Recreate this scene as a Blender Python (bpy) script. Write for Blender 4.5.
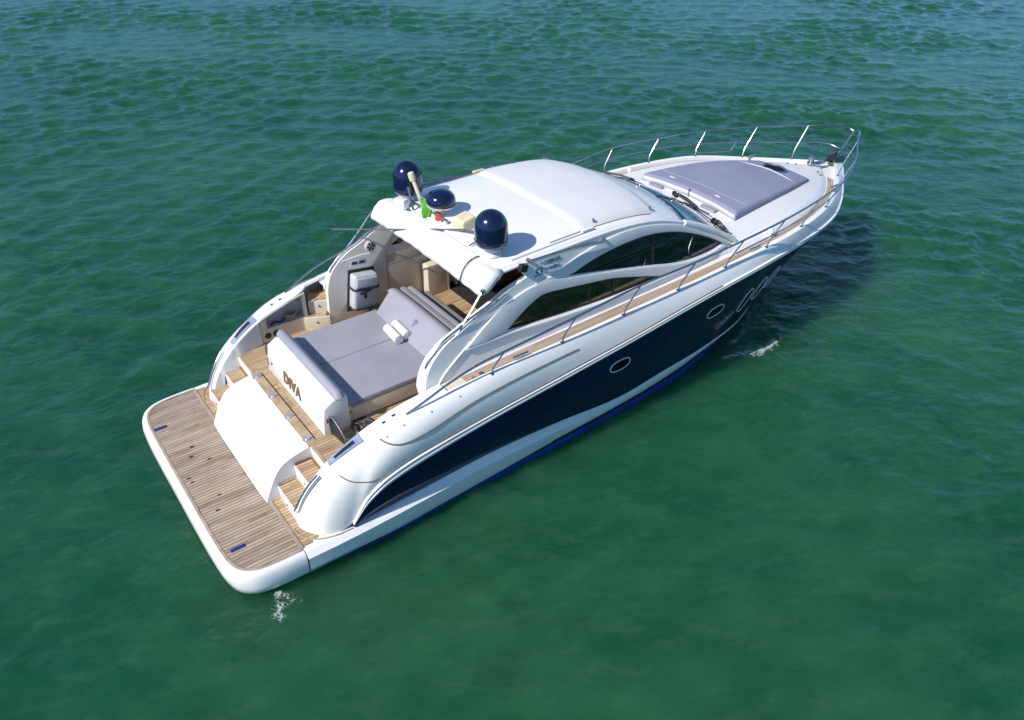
import bpy, bmesh, math, random
import numpy as np
from mathutils import Vector, Matrix
from mathutils.bvhtree import BVHTree
random.seed(7)
R = math.radians
SC = bpy.context.scene
COL = SC.collection
for o in list(bpy.data.objects):
    bpy.data.objects.remove(o)

# ------------------------------------------------------------------ camera
cam_d = bpy.data.cameras.new('camera')
cam_d.sensor_width = 36.0
cam_d.lens = 798.65 / 1024 * 36.0
cam_d.clip_end = 6000
cam = bpy.data.objects.new('camera', cam_d)
COL.objects.link(cam)
_y, _p = R(53.657), R(34.828)
f = Vector((math.cos(_y) * math.cos(_p), math.sin(_y) * math.cos(_p), -math.sin(_p)))
r = Vector((math.sin(_y), -math.cos(_y), 0))
u = r.cross(f)
cam.matrix_world = Matrix(((r.x, u.x, -f.x, -0.6548), (r.y, u.y, -f.y, -9.435), (r.z, u.z, -f.z, 8.3672), (0, 0, 0, 1)))
SC.camera = cam

# ------------------------------------------------------------------ light
SUN_EL, SUN_AZ = R(42), R(-2)
sd = Vector((math.cos(SUN_EL) * math.cos(SUN_AZ), -math.cos(SUN_EL) * math.sin(SUN_AZ), -math.sin(SUN_EL)))
W = bpy.data.worlds.new('World')
SC.world = W
W.use_nodes = True
wn = W.node_tree
sky = wn.nodes.new('ShaderNodeTexSky')
sky.sky_type = 'NISHITA'
sky.sun_disc = False
sky.air_density = 1.0
sky.dust_density = 0.0
sky.ozone_density = 2.5
sky.altitude = 1500
sky.sun_elevation = SUN_EL
sky.sun_rotation = math.atan2(-sd.x, -sd.y)
bg = wn.nodes['Background']
tint = wn.nodes.new('ShaderNodeMix')
tint.data_type = 'RGBA'
tint.blend_type = 'MULTIPLY'
tint.inputs[0].default_value = 1.0
wtc = wn.nodes.new('ShaderNodeTexCoord')
wsp = wn.nodes.new('ShaderNodeSeparateXYZ')
wn.links.new(wtc.outputs['Generated'], wsp.inputs[0])
wr = wn.nodes.new('ShaderNodeValToRGB')        # deep clear-day blue low in the sky, neutral overhead
for _e, (_p, _c) in zip((wr.color_ramp.elements[0], wr.color_ramp.elements[1], wr.color_ramp.elements.new(0.3)),
                        ((0.0, (0.15, 0.36, 0.60, 1)), (1.0, (1.0, 0.90, 0.78, 1)), (0.40, (0.80, 0.87, 0.92, 1)))):
    _e.position = _p
    _e.color = _c
wn.links.new(wsp.outputs[2], wr.inputs[0])
wn.links.new(wr.outputs[0], tint.inputs[7])
wn.links.new(sky.outputs[0], tint.inputs[6])
wn.links.new(tint.outputs[2], bg.inputs[0])
bg.inputs[1].default_value = 0.15
sun_d = bpy.data.lights.new('sun', 'SUN')
sun_d.energy = 4.3
sun_d.angle = R(0.5)
sun_d.color = (1.0, 0.955, 0.88)
sun = bpy.data.objects.new('sun', sun_d)
COL.objects.link(sun)
sun.rotation_euler = sd.to_track_quat('-Z', 'Y').to_euler()
sun.location = (-20, 5, 25)
SC.view_settings.view_transform = 'Standard'
SC.view_settings.look = 'None'
SC.view_settings.exposure = 0.30
SC.view_settings.gamma = 1.0
SC.view_settings.use_curve_mapping = False
SC.render.engine = 'CYCLES'
SC.render.resolution_x, SC.render.resolution_y = 1024, 720


# ------------------------------------------------------------------ materials
def nt(name):
    m = bpy.data.materials.new(name)
    m.use_nodes = True
    t = m.node_tree
    return m, t, t.nodes['Principled BSDF']


def N(t, kind, **kw):
    n = t.nodes.new(kind)
    for k, v in kw.items():
        setattr(n, k, v)
    return n


def noise(t, scale, detail=3, rough=0.55, vec=None):
    n = N(t, 'ShaderNodeTexNoise')
    n.inputs['Scale'].default_value = scale
    n.inputs['Detail'].default_value = detail
    n.inputs['Roughness'].default_value = rough
    if vec is not None:
        t.links.new(vec, n.inputs['Vector'])
    return n


def ramp(t, src, stops, interp='LINEAR'):
    n = N(t, 'ShaderNodeValToRGB')
    n.color_ramp.interpolation = interp
    e = n.color_ramp.elements
    while len(e) < len(stops):
        e.new(0.5)
    for i, (p, c) in enumerate(stops):
        e[i].position = p
        e[i].color = (c, c, c, 1) if isinstance(c, (int, float)) else (*c, 1)
    t.links.new(src, n.inputs[0])
    return n


def mathn(t, op, a, b=None, c=None):
    n = N(t, 'ShaderNodeMath', operation=op)
    for i, x in enumerate((a, b, c)):
        if x is None:
            continue
        if isinstance(x, (int, float)):
            n.inputs[i].default_value = x
        else:
            t.links.new(x, n.inputs[i])
    return n.outputs[0]


def mixc(t, fac, a, b, blend='MIX'):
    n = N(t, 'ShaderNodeMix', data_type='RGBA', blend_type=blend)
    for i, x in ((0, fac), (6, a), (7, b)):
        if isinstance(x, (int, float)):
            n.inputs[i].default_value = x
        elif isinstance(x, tuple):
            n.inputs[i].default_value = (*x, 1)
        else:
            t.links.new(x, n.inputs[i])
    return n.outputs[2]


def plain(name, col, rough=0.4, metal=0.0, var=0.06, vscale=6.0, bump=0.0, bscale=200.0, coat=0.0, rvar=0.1):
    m, t, b = nt(name)
    tc = N(t, 'ShaderNodeTexCoord')
    nz = noise(t, vscale, 5, 0.6, tc.outputs['Object'])
    lo = tuple(max(0, c * (1 - var)) for c in col)
    hi = tuple(min(1, c * (1 + var)) for c in col)
    rp = ramp(t, nz.outputs[0], [(0.3, lo), (0.7, hi)])
    t.links.new(rp.outputs[0], b.inputs['Base Color'])
    rr = ramp(t, nz.outputs[0], [(0.3, max(0.02, rough - rvar * rough)), (0.7, min(1, rough + rvar * rough))])
    t.links.new(rr.outputs[0], b.inputs['Roughness'])
    b.inputs['Metallic'].default_value = metal
    b.inputs['Coat Weight'].default_value = coat
    b.inputs['Coat Roughness'].default_value = 0.05
    if bump:
        n2 = noise(t, bscale, 4, 0.6, tc.outputs['Object'])
        bp = N(t, 'ShaderNodeBump')
        bp.inputs['Strength'].default_value = bump
        bp.inputs['Distance'].default_value = 0.01
        t.links.new(n2.outputs[0], bp.inputs['Height'])
        t.links.new(bp.outputs[0], b.inputs['Normal'])
    return m


def teak_mat(name, c_lo, c_hi, weather, wamt, pitch=0.058, caulk=0.11, cc=(0.05, 0.04, 0.033)):
    m, t, b = nt(name)
    uv = N(t, 'ShaderNodeUVMap')
    sp = N(t, 'ShaderNodeSeparateXYZ')
    t.links.new(uv.outputs[0], sp.inputs[0])
    v = mathn(t, 'DIVIDE', sp.outputs[1], pitch)
    fl = mathn(t, 'FLOOR', v)
    fr = mathn(t, 'SUBTRACT', v, fl)
    wn_ = N(t, 'ShaderNodeTexWhiteNoise', noise_dimensions='1D')
    # planks broken in lengths
    off = mathn(t, 'MULTIPLY', fl, 0.617)
    ul = mathn(t, 'FLOOR', mathn(t, 'ADD', mathn(t, 'DIVIDE', sp.outputs[0], 1.7), off))
    idv = mathn(t, 'ADD', mathn(t, 'MULTIPLY', fl, 13.37), mathn(t, 'MULTIPLY', ul, 3.11))
    t.links.new(idv, wn_.inputs['W'])
    mp = N(t, 'ShaderNodeMapping')
    mp.inputs['Scale'].default_value = (2.2, 45, 1)
    t.links.new(uv.outputs[0], mp.inputs[0])
    gr = noise(t, 1.0, 6, 0.65, mp.outputs[0])
    k = mathn(t, 'ADD', mathn(t, 'MULTIPLY', wn_.outputs[0], 0.55), mathn(t, 'MULTIPLY', gr.outputs[0], 0.5))
    base = ramp(t, k, [(0.15, c_lo), (0.85, c_hi)])
    mp2 = N(t, 'ShaderNodeMapping')
    mp2.inputs['Scale'].default_value = (1.1, 5.5, 1)
    t.links.new(uv.outputs[0], mp2.inputs[0])
    big = noise(t, 1.0, 6, 0.7, mp2.outputs[0])
    wf = ramp(t, big.outputs[0], [(0.35, 0.0), (0.7, wamt)])
    col = mixc(t, wf.outputs[0], base.outputs[0], weather)
    ck = ramp(t, fr, [(caulk, 1.0), (caulk + 0.03, 0.0)])
    col = mixc(t, ck.outputs[0], col, cc)
    t.links.new(col, b.inputs['Base Color'])
    b.inputs['Roughness'].default_value = 0.62
    b.inputs['Specular IOR Level'].default_value = 0.3
    bp = N(t, 'ShaderNodeBump')
    bp.inputs['Strength'].default_value = 0.4
    bp.inputs['Distance'].default_value = 0.004
    hh = mathn(t, 'SUBTRACT', gr.outputs[0], ck.outputs[0])
    t.links.new(hh, bp.inputs['Height'])
    t.links.new(bp.outputs[0], b.inputs['Normal'])
    return m


M = {}
M['gel'] = plain('white_gelcoat', (0.79, 0.775, 0.745), 0.22, var=0.025, vscale=1.2, coat=0.3)
M['gel_deck'] = plain('white_nonslip_deck', (0.67, 0.665, 0.66), 0.5, var=0.03, vscale=1.5, bump=0.15, bscale=350)
M['gel_warm'] = plain('warm_white_lining', (0.70, 0.655, 0.575), 0.35, var=0.04, vscale=2.0)
M['gel_grey'] = plain('pale_grey_gelcoat', (0.68, 0.68, 0.67), 0.25, var=0.03, vscale=1.5, coat=0.2)
M['cream'] = plain('cream_gelcoat', (0.66, 0.585, 0.46), 0.4, var=0.06, vscale=2.5)
M['navy'] = plain('navy_hull_paint', (0.003, 0.008, 0.046), 0.10, var=0.2, vscale=1.0, coat=0.0, rvar=0.3)
M['navy'].node_tree.nodes['Principled BSDF'].inputs['Specular IOR Level'].default_value = 0.28
M['dome'] = plain('navy_dome_paint', (0.003, 0.008, 0.040), 0.17, var=0.15, vscale=5, coat=0.4)
M['blue'] = plain('blue_antifouling', (0.008, 0.05, 0.30), 0.5, var=0.25, vscale=3)
M['black'] = plain('black_rubber', (0.015, 0.015, 0.017), 0.5, var=0.3, vscale=12)
M['carpet'] = plain('dark_carpet', (0.012, 0.012, 0.013), 0.9, var=0.3, vscale=40, bump=0.4)
M['aerial'] = plain('dark_aerial', (0.10, 0.105, 0.12), 0.4, var=0.1)
M['chrome'] = plain('polished_steel', (0.42, 0.42, 0.43), 0.24, 1.0, var=0.05, vscale=20)
M['seam'] = plain('tan_sealant', (0.19, 0.15, 0.105), 0.6, var=0.15, vscale=15)
M['greyseam'] = plain('grey_sealant', (0.25, 0.26, 0.28), 0.6, var=0.15, vscale=15)
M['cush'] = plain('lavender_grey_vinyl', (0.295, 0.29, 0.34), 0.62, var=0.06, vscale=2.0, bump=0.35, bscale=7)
M['cush_bow'] = plain('lavender_canvas_cover', (0.225, 0.232, 0.325), 0.75, var=0.08, vscale=1.5, bump=0.4, bscale=6)
M['cush_dk'] = plain('dark_grey_vinyl', (0.21, 0.205, 0.23), 0.6, var=0.06, vscale=2.5, bump=0.2, bscale=90)  # darker grey for the forward seat and its back pad
M['pad_edge'] = plain('pale_pad_edge', (0.52, 0.52, 0.57), 0.5, var=0.05, vscale=4, bump=0.2, bscale=60)  # paler colour for the band along the bow pad's aft face
M['piping'] = plain('grey_piping', (0.16, 0.16, 0.2), 0.6, var=0.05)
M['canvas'] = plain('white_awning_canvas', (0.68, 0.675, 0.66), 0.8, var=0.08, vscale=3.5, bump=0.9, bscale=7)
M['silver'] = plain('silver_cover', (0.55, 0.56, 0.61), 0.38, 0.2, var=0.08, vscale=5, bump=0.3, bscale=18)
M['towel'] = plain('white_terry', (0.82, 0.81, 0.79), 0.95, var=0.05, vscale=20, bump=0.8, bscale=160)
M['gold'] = plain('brushed_gold', (0.23, 0.15, 0.075), 0.45, 0.4, var=0.1, vscale=20)
M['letter'] = plain('blue_vinyl_letter', (0.02, 0.05, 0.20), 0.4, var=0.1)
M['sky_steel'] = plain('sky_tinted_steel', (0.42, 0.47, 0.62), 0.35, 0.5, var=0.2, vscale=14)  # steel with the sky's blue reflection mixed into its base colour
M['bluepad'] = plain('deep_blue_plastic', (0.015, 0.03, 0.16), 0.45, var=0.2)
M['tan'] = plain('aged_ivory_plastic', (0.62, 0.55, 0.36), 0.5, var=0.12, vscale=9)
M['wood'] = plain('varnished_wood', (0.22, 0.11, 0.05), 0.35, var=0.3, vscale=9)
M['green'] = plain('green_cloth', (0.10, 0.34, 0.03), 0.8, var=0.1, vscale=9)
M['red'] = plain('red_cloth', (0.62, 0.06, 0.03), 0.8, var=0.1, vscale=9)
M['rope'] = plain('tan_rope', (0.35, 0.29, 0.2), 0.9, var=0.3, vscale=60, bump=0.8)
M['recess'] = plain('grey_locker_lining', (0.55, 0.53, 0.49), 0.6, var=0.1)
M['teak_w'] = teak_mat('weathered_teak', (0.12, 0.075, 0.048), (0.43, 0.305, 0.21), (0.52, 0.425, 0.335), 0.95, caulk=0.15, cc=(0.07, 0.055, 0.05))
M['teak_g'] = teak_mat('golden_teak', (0.25, 0.155, 0.075), (0.52, 0.365, 0.205), (0.56, 0.43, 0.29), 0.5)
M['teak_s'] = teak_mat('side_deck_teak', (0.27, 0.19, 0.125), (0.44, 0.335, 0.25), (0.47, 0.39, 0.31), 0.6, pitch=0.05)
M['teak_edge'] = plain('teak_margin', (0.40, 0.29, 0.18), 0.6, var=0.25, vscale=7, bump=0.2, bscale=40)
M['teak_edge_w'] = plain('weathered_teak_margin', (0.34, 0.26, 0.2), 0.6, var=0.25, vscale=7, bump=0.2, bscale=40)
M['teak_dark'] = plain('dark_teak_trim', (0.2, 0.085, 0.03), 0.45, var=0.25, vscale=9)


def glass_mat(name, tint, gloss=0.5, see=0.35):
    m, t, b = nt(name)
    t.nodes.remove(b)
    out = t.nodes['Material Output']
    tr = N(t, 'ShaderNodeBsdfTransparent')
    tr.inputs[0].default_value = (*tint, 1)
    gl = N(t, 'ShaderNodeBsdfGlossy')
    gl.inputs['Roughness'].default_value = 0.02
    gl.inputs[0].default_value = (0.9, 0.95, 1, 1)
    fr = N(t, 'ShaderNodeFresnel')
    fr.inputs[0].default_value = 1.5
    k = mathn(t, 'ADD', mathn(t, 'MULTIPLY', fr.outputs[0], gloss), 0.02)
    mx = N(t, 'ShaderNodeMixShader')
    t.links.new(k, mx.inputs[0])
    t.links.new(tr.outputs[0], mx.inputs[1])
    t.links.new(gl.outputs[0], mx.inputs[2])
    t.links.new(mx.outputs[0], out.inputs[0])
    return m


M['glass'] = glass_mat('tinted_window_glass', (0.55, 0.46, 0.31), 0.4)
M['glass_u'] = glass_mat('smoked_window_glass', (0.06, 0.085, 0.08), 1.3)
M['glass_w'] = glass_mat('windscreen_glass', (0.02, 0.06, 0.09), 1.6)
M['glass_c'] = glass_mat('clear_gate_glass', (0.75, 0.78, 0.78), 1.0)
M['porthole'] = plain('dark_porthole_glass', (0.004, 0.005, 0.006), 0.06, var=0.1)
M['porthole'].node_tree.nodes['Principled BSDF'].inputs['Specular IOR Level'].default_value = 0.05


# ------------------------------------------------------------------ mesh helpers
def cr(pts, k):
    """Catmull-Rom through the points, k pieces per span"""
    P = [Vector(p) for p in pts]
    if len(P) < 3:
        return [P[0].lerp(P[-1], i / k) for i in range(k + 1)]
    out = []
    for i in range(len(P) - 1):
        p1, p2 = P[i], P[i + 1]
        p0 = P[i - 1] if i else p1 * 2 - p2
        p3 = P[i + 2] if i + 2 < len(P) else p2 * 2 - p1
        # centripetal-like tangents limited by span length
        d = (p2 - p1).length
        m1 = (p2 - p0) * (d / max(1e-6, (p1 - p0).length + d))
        m2 = (p3 - p1) * (d / max(1e-6, (p3 - p2).length + d))
        for j in range(k):
            s = j / k
            out.append(p1 * (2 * s**3 - 3 * s * s + 1) + m1 * (s**3 - 2 * s * s + s) + p2 * (-2 * s**3 + 3 * s * s) + m2 * (s**3 - s * s))
    out.append(P[-1].copy())
    return out


def tab(table):
    """piecewise smooth interpolation of (x, a, b, ...) rows"""
    xs = [q[0] for q in table]

    def fn(x):
        if x <= xs[0]:
            return table[0][1:]
        if x >= xs[-1]:
            return table[-1][1:]
        i = max(j for j in range(len(xs)) if xs[j] <= x)
        i = min(i, len(xs) - 2)
        h = xs[i + 1] - xs[i]
        s = (x - xs[i]) / h
        res = []
        for c in range(1, len(table[0])):
            y1, y2 = table[i][c], table[i + 1][c]
            m1 = (y2 - table[i - 1][c]) / (xs[i + 1] - xs[i - 1]) if i else (y2 - y1) / h
            m2 = (table[i + 2][c] - y1) / (xs[i + 2] - xs[i]) if i + 2 < len(xs) else (y2 - y1) / h
            res.append(y1 * (2 * s**3 - 3 * s * s + 1) + m1 * h * (s**3 - 2 * s * s + s) + y2 * (-2 * s**3 + 3 * s * s) + m2 * h * (s**3 - s * s))
        return tuple(res)
    return fn


def lin(a, b, n):
    return [a + (b - a) * i / (n - 1) for i in range(n)]


class MB:
    def __init__(s):
        s.v, s.f, s.uv = [], [], {}

    def add(s, vs, fs, uvs=None):
        o = len(s.v)
        s.v += [Vector(p) for p in vs]
        for q in fs:
            s.f.append([o + i for i in q])
        if uvs:
            for i, w in enumerate(uvs):
                s.uv[o + i] = w
        return s

    def grid(s, rows, uvs=None, close=False):
        n = len(rows[0])
        vs = [p for q in rows for p in q]
        fs = []
        for i in range(len(rows) - 1 + (1 if close else 0)):
            a, b = i * n, ((i + 1) % len(rows)) * n
            for j in range(n - 1):
                fs.append((a + j, a + j + 1, b + j + 1, b + j))
        return s.add(vs, fs, [w for q in uvs for w in q] if uvs else None)

    def box(s, c, d, rz=0.0, ry=0.0, rx=0.0):
        m = Matrix.Rotation(rz, 4, 'Z') @ Matrix.Rotation(ry, 4, 'Y') @ Matrix.Rotation(rx, 4, 'X')
        c = Vector(c)
        vs = [c + m @ Vector((x * d[0] / 2, y * d[1] / 2, z * d[2] / 2)) for x in (-1, 1) for y in (-1, 1) for z in (-1, 1)]
        return s.add(vs, [(0, 1, 3, 2), (4, 6, 7, 5), (0, 4, 5, 1), (2, 3, 7, 6), (0, 2, 6, 4), (1, 5, 7, 3)])

    def bx(s, x0, x1, y0, y1, z0, z1):
        return s.box(((x0 + x1) / 2, (y0 + y1) / 2, (z0 + z1) / 2), (abs(x1 - x0), abs(y1 - y0), abs(z1 - z0)))

    def prism(s, a, b):
        n = len(a)
        return s.add(list(a) + list(b), [tuple(range(n))[::-1], tuple(range(n, 2 * n))] + [(i, (i + 1) % n, n + (i + 1) % n, n + i) for i in range(n)])

    def tube(s, pts, rad, n=8, cap=True, closed=False):
        P = [Vector(p) for p in pts]
        rads = rad if isinstance(rad, (list, tuple)) else [rad] * len(P)
        T = []
        for i in range(len(P)):
            a = P[i - 1] if i or closed else P[i]
            b = P[(i + 1) % len(P)] if i + 1 < len(P) or closed else P[i]
            T.append((b - a).normalized())
        ref = Vector((0, 0, 1)) if abs(T[0].z) < 0.9 else Vector((1, 0, 0))
        nrm = T[0].cross(ref).normalized()
        rows = []
        for p, t, q in zip(P, T, rads):
            nrm = (nrm - t * nrm.dot(t)).normalized()
            bn = t.cross(nrm)
            rows.append([p + (nrm * math.cos(2 * math.pi * j / n) + bn * math.sin(2 * math.pi * j / n)) * q for j in range(n + 1)])
        o = len(s.v)
        vs = [p for q in rows for p in q[:n]]
        fs = []
        L = len(rows)
        for i in range(L if closed else L - 1):
            a, b = i * n, ((i + 1) % L) * n
            for j in range(n):
                fs.append((a + j, a + (j + 1) % n, b + (j + 1) % n, b + j))
        if cap and not closed:
            fs.append(tuple(range(n))[::-1])
            fs.append(tuple((L - 1) * n + j for j in range(n)))
        return s.add(vs, fs)

    def lathe(s, c, prof, n=32, axis=(0, 0, 1)):
        ax = Vector(axis).normalized()
        q = Vector((0, 0, 1)).rotation_difference(ax)
        c = Vector(c)
        vs, fs = [], []
        for (rr, z) in prof:
            for j in range(n):
                vs.append(c + q @ Vector((rr * math.cos(2 * math.pi * j / n), rr * math.sin(2 * math.pi * j / n), z)))
        for i in range(len(prof) - 1):
            for j in range(n):
                fs.append((i * n + j, i * n + (j + 1) % n, (i + 1) * n + (j + 1) % n, (i + 1) * n + j))
        fs.append(tuple(range(n))[::-1])
        fs.append(tuple((len(prof) - 1) * n + j for j in range(n)))
        return s.add(vs, fs)

    def mirror(s):
        m = MB()
        m.v = [Vector((p.x, -p.y, p.z)) for p in s.v]
        m.f = [list(q)[::-1] for q in s.f]
        m.uv = dict(s.uv)
        return m

    def build(s, name, mat, parent=None, bevel=0.0, seg=2, smooth=35, recalc=True, solid=0.0, sub=0):
        bm = bmesh.new()
        vs = [bm.verts.new(p) for p in s.v]
        uvl = bm.loops.layers.uv.new('UVMap')
        for q in s.f:
            try:
                fc = bm.faces.new([vs[i] for i in q])
            except ValueError:
                continue
            for lp, i in zip(fc.loops, q):
                w = s.uv.get(i)
                lp[uvl].uv = w if w else (s.v[i].x, s.v[i].y)
        bmesh.ops.remove_doubles(bm, verts=bm.verts, dist=1e-5)
        if recalc:
            bmesh.ops.recalc_face_normals(bm, faces=bm.faces)
        if bevel:
            ed = [e for e in bm.edges if len(e.link_faces) == 2 and e.calc_face_angle(0) > R(28)]
            bmesh.ops.bevel(bm, geom=ed, offset=bevel, segments=seg, profile=0.6, affect='EDGES', clamp_overlap=True)
        me = bpy.data.meshes.new(name)
        bm.to_mesh(me)
        bm.free()
        me.polygons.foreach_set('use_smooth', [True] * len(me.polygons))
        me.set_sharp_from_angle(angle=R(smooth))
        o = bpy.data.objects.new(name, me)
        COL.objects.link(o)
        if parent:
            o.parent = parent
        if mat:
            me.materials.append(mat)
        if solid:
            md = o.modifiers.new('thickness', 'SOLIDIFY')
            md.thickness = solid
            md.offset = -1
        if sub:
            md = o.modifiers.new('round', 'SUBSURF')
            md.levels = md.render_levels = sub
        return o


def panel(outer, holes, fmap, thick, name, mat, parent, bevel=0.0):
    """flat outline with holes (2D), mapped to 3D by fmap(u, v, depth)"""
    bm = bmesh.new()
    loops = [outer] + holes
    for lp in loops:
        vs = [bm.verts.new((p[0], p[1], 0)) for p in lp]
        for i in range(len(vs)):
            bm.edges.new((vs[i], vs[(i + 1) % len(vs)]))
    bmesh.ops.triangle_fill(bm, use_beauty=True, edges=bm.edges[:], normal=(0, 0, 1))
    tri = [[v.co.copy() for v in fc.verts] for fc in bm.faces]
    bm.free()
    m = MB()
    for q in tri:
        m.add([fmap(p.x, p.y, 0.0) for p in q], [(0, 1, 2)])
        m.add([fmap(p.x, p.y, thick) for p in q], [(2, 1, 0)])
    for lp in loops:
        n = len(lp)
        a = [fmap(p[0], p[1], 0.0) for p in lp]
        b = [fmap(p[0], p[1], thick) for p in lp]
        m.add(a + b, [(i, (i + 1) % n, n + (i + 1) % n, n + i) for i in range(n)])
    return m.build(name, mat, parent, bevel=bevel)


def tag(o, label=None, cat=None, group=None, kind=None):
    if label:
        o['label'] = label
    if cat:
        o['category'] = cat
    if group:
        o['group'] = group
    if kind:
        o['kind'] = kind
    return o


def empty(name, loc=(0, 0, 0)):
    o = bpy.data.objects.new(name, None)
    o.location = loc
    o.empty_display_size = 0.3
    COL.objects.link(o)
    return o


SIDES = (1, -1)


def sided(mb, s):
    return mb if s > 0 else mb.mirror()


# ------------------------------------------------------------------ water
def waves(X, YY, cell):
    """height and sideways shift of the chop at (X, YY); waves shorter than the mesh can carry fade out"""
    rng = np.random.default_rng(11)
    f32 = np.float32
    Z = np.zeros_like(X)
    DX = np.zeros_like(X)
    DY = np.zeros_like(X)
    gust = np.zeros_like(X)
    for k in range(9):
        th, lam, ph = rng.uniform(0, 2 * np.pi), rng.uniform(5, 18), rng.uniform(0, 6.28)
        gust += np.sin(f32(2 * np.pi / lam) * (X * f32(np.cos(th)) + YY * f32(np.sin(th))) + f32(ph))
    gust = np.clip(0.85 + 0.18 * gust, 0.35, 1.5)
    lee = np.clip((((X - 8) / 7.5)**2 + ((YY + 5.5) / 4.2)**2 - 0.3) / 0.8, 0, 1)
    stern = np.clip((((X + 0.3) / 4.5)**2 + ((YY + 1.8) / 4.5)**2 - 0.35) / 0.9, 0, 1)
    amp = (gust * (0.46 + 0.54 * lee) * (0.55 + 0.45 * stern)).astype(f32)
    NW = 140
    for k in range(NW):
        lam = 0.11 * (1.7 / 0.11)**rng.random()
        th = np.radians(rng.normal(75, 42))
        kk = 2 * np.pi / lam
        sl = WAVE_SLOPE * math.sqrt(2.0 / NW) * rng.uniform(.6, 1.4)
        ph = rng.uniform(0, 6.28)
        p_ = f32(kk * np.cos(th)) * X + f32(kk * np.sin(th)) * YY + f32(ph)
        a_ = f32(sl / kk) * amp * np.clip(f32(lam / 2.0) / cell - 1, 0, 1)
        sn = np.sin(p_) * a_
        Z += a_ * np.cos(p_)
        DX -= f32(0.85 * np.cos(th)) * sn
        DY -= f32(0.85 * np.sin(th)) * sn
    return Z, DX, DY


WAVE_SLOPE = 0.24


def water():
    m, t, b = nt('sea_water')
    geo = N(t, 'ShaderNodeNewGeometry')
    pos = geo.outputs['Position']

    def mapped(sx, sy, rz, loc=(0, 0, 0)):
        mp = N(t, 'ShaderNodeMapping')
        mp.vector_type = 'TEXTURE'
        mp.inputs['Scale'].default_value = (sx, sy, 1)
        mp.inputs['Rotation'].default_value = (0, 0, R(rz))
        mp.inputs['Location'].default_value = loc
        t.links.new(pos, mp.inputs[0])
        return mp.outputs[0]
    big = noise(t, 1, 4, 0.55, mapped(9, 14, 20))
    mid = noise(t, 1, 6, 0.65, mapped(1.6, 1.0, -30))
    c1 = ramp(t, big.outputs[0], [(0.30, (0.003, 0.052, 0.021)), (0.52, (0.008, 0.082, 0.034)), (0.72, (0.024, 0.106, 0.040))])
    c2 = ramp(t, mid.outputs[0], [(0.35, (0.003, 0.052, 0.024)), (0.72, (0.027, 0.120, 0.059))])
    col = mixc(t, 0.45, c1.outputs[0], c2.outputs[0])
    mot = noise(t, 1, 6, 0.7, mapped(0.55, 0.30, -25, (4, 4, 0)))
    mf = ramp(t, mot.outputs[0], [(0.50, 0.0), (0.76, 0.45)])
    col = mixc(t, mf.outputs[0], col, (0.050, 0.140, 0.085))
    t.links.new(col, b.inputs['Base Color'])
    b.subsurface_method = 'RANDOM_WALK'
    b.inputs['Subsurface Weight'].default_value = 1.0
    b.inputs['Subsurface Radius'].default_value = (3.0, 6.0, 5.0)
    b.inputs['Subsurface Scale'].default_value = 1.0
    b.inputs['Roughness'].default_value = 0.035
    b.inputs['IOR'].default_value = 1.33
    # waves: several lengths, crests lying across the wind; the lee of the hull is calmer
    w3 = noise(t, 1, 4, 0.6, mapped(0.17, 0.12, -15, (7, 2, 0)))
    bp = N(t, 'ShaderNodeBump')
    bp.inputs['Strength'].default_value = 1.0
    bp.inputs['Distance'].default_value = 0.024
    t.links.new(w3.outputs[0], bp.inputs['Height'])
    t.links.new(bp.outputs[0], b.inputs['Normal'])
    # one wavy sheet: a fan of rings out from under the viewpoint, chop added as a sum of short crested waves
    cx, cy, a0 = -0.65, -9.43, 53.66
    fine = np.radians(0.082)
    ang = np.radians(a0) + np.concatenate([np.radians(np.linspace(-110, -53, 90)), np.arange(-52.5, 52.5, 0.082) * np.pi / 180, np.radians(np.linspace(53, 110, 90))])
    na = len(ang)
    rad = np.concatenate([[0.3], np.geomspace(1.6, 4.4, 60), np.geomspace(4.42, 62, 1080), np.geomspace(62.6, 160, 130), np.geomspace(170, 4500, 25)])
    nr = len(rad)
    A, RR = np.meshgrid(ang.astype(np.float32), rad.astype(np.float32))
    X = (cx + RR * np.cos(A)).astype(np.float32)
    YY = (cy + RR * np.sin(A)).astype(np.float32)
    cell = RR * 0.0026
    far = np.abs(A - np.radians(a0)) > np.radians(52.6)
    cell = np.where(far, cell * 4, cell).astype(np.float32)
    Z, DX, DY = waves(X, YY, cell)
    V = np.stack([X + DX, YY + DY, Z], -1).reshape(-1, 3).astype(np.float32)
    ix = np.arange(nr * na).reshape(nr, na)
    Q = np.stack([ix[:-1, :-1], ix[1:, :-1], ix[1:, 1:], ix[:-1, 1:]], -1).reshape(-1, 4).astype(np.int32)
    me = bpy.data.meshes.new('sea_water')
    me.vertices.add(len(V))
    me.vertices.foreach_set('co', V.ravel())
    me.loops.add(Q.size)
    me.loops.foreach_set('vertex_index', Q.ravel())
    me.polygons.add(len(Q))
    me.polygons.foreach_set('loop_start', np.arange(0, Q.size, 4, dtype=np.int32))
    me.polygons.foreach_set('use_smooth', np.ones(len(Q), dtype=bool))
    me.update(calc_edges=True)
    me.validate()
    me.materials.append(m)
    o = bpy.data.objects.new('sea_water', me)
    COL.objects.link(o)
    bb = MB()
    bb.add([(-4500, -4500, -.6), (4500, -4500, -.6), (4500, 4500, -.6), (-4500, 4500, -.6)], [(0, 1, 2, 3)])
    bed = bb.build('sea_water_beyond', m)
    tag(bed, 'green sea water stretching away behind the viewpoint', 'water', kind='structure')
    tag(o, 'green rippled sea water all round the yacht', 'water', kind='structure')
    return o


water()

# ------------------------------------------------------------------ the yacht
Y = empty('motor_yacht', (0, 0, 0))
tag(Y, 'white motor yacht with a navy hull, teak stern platform and three blue radomes', 'yacht')

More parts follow.
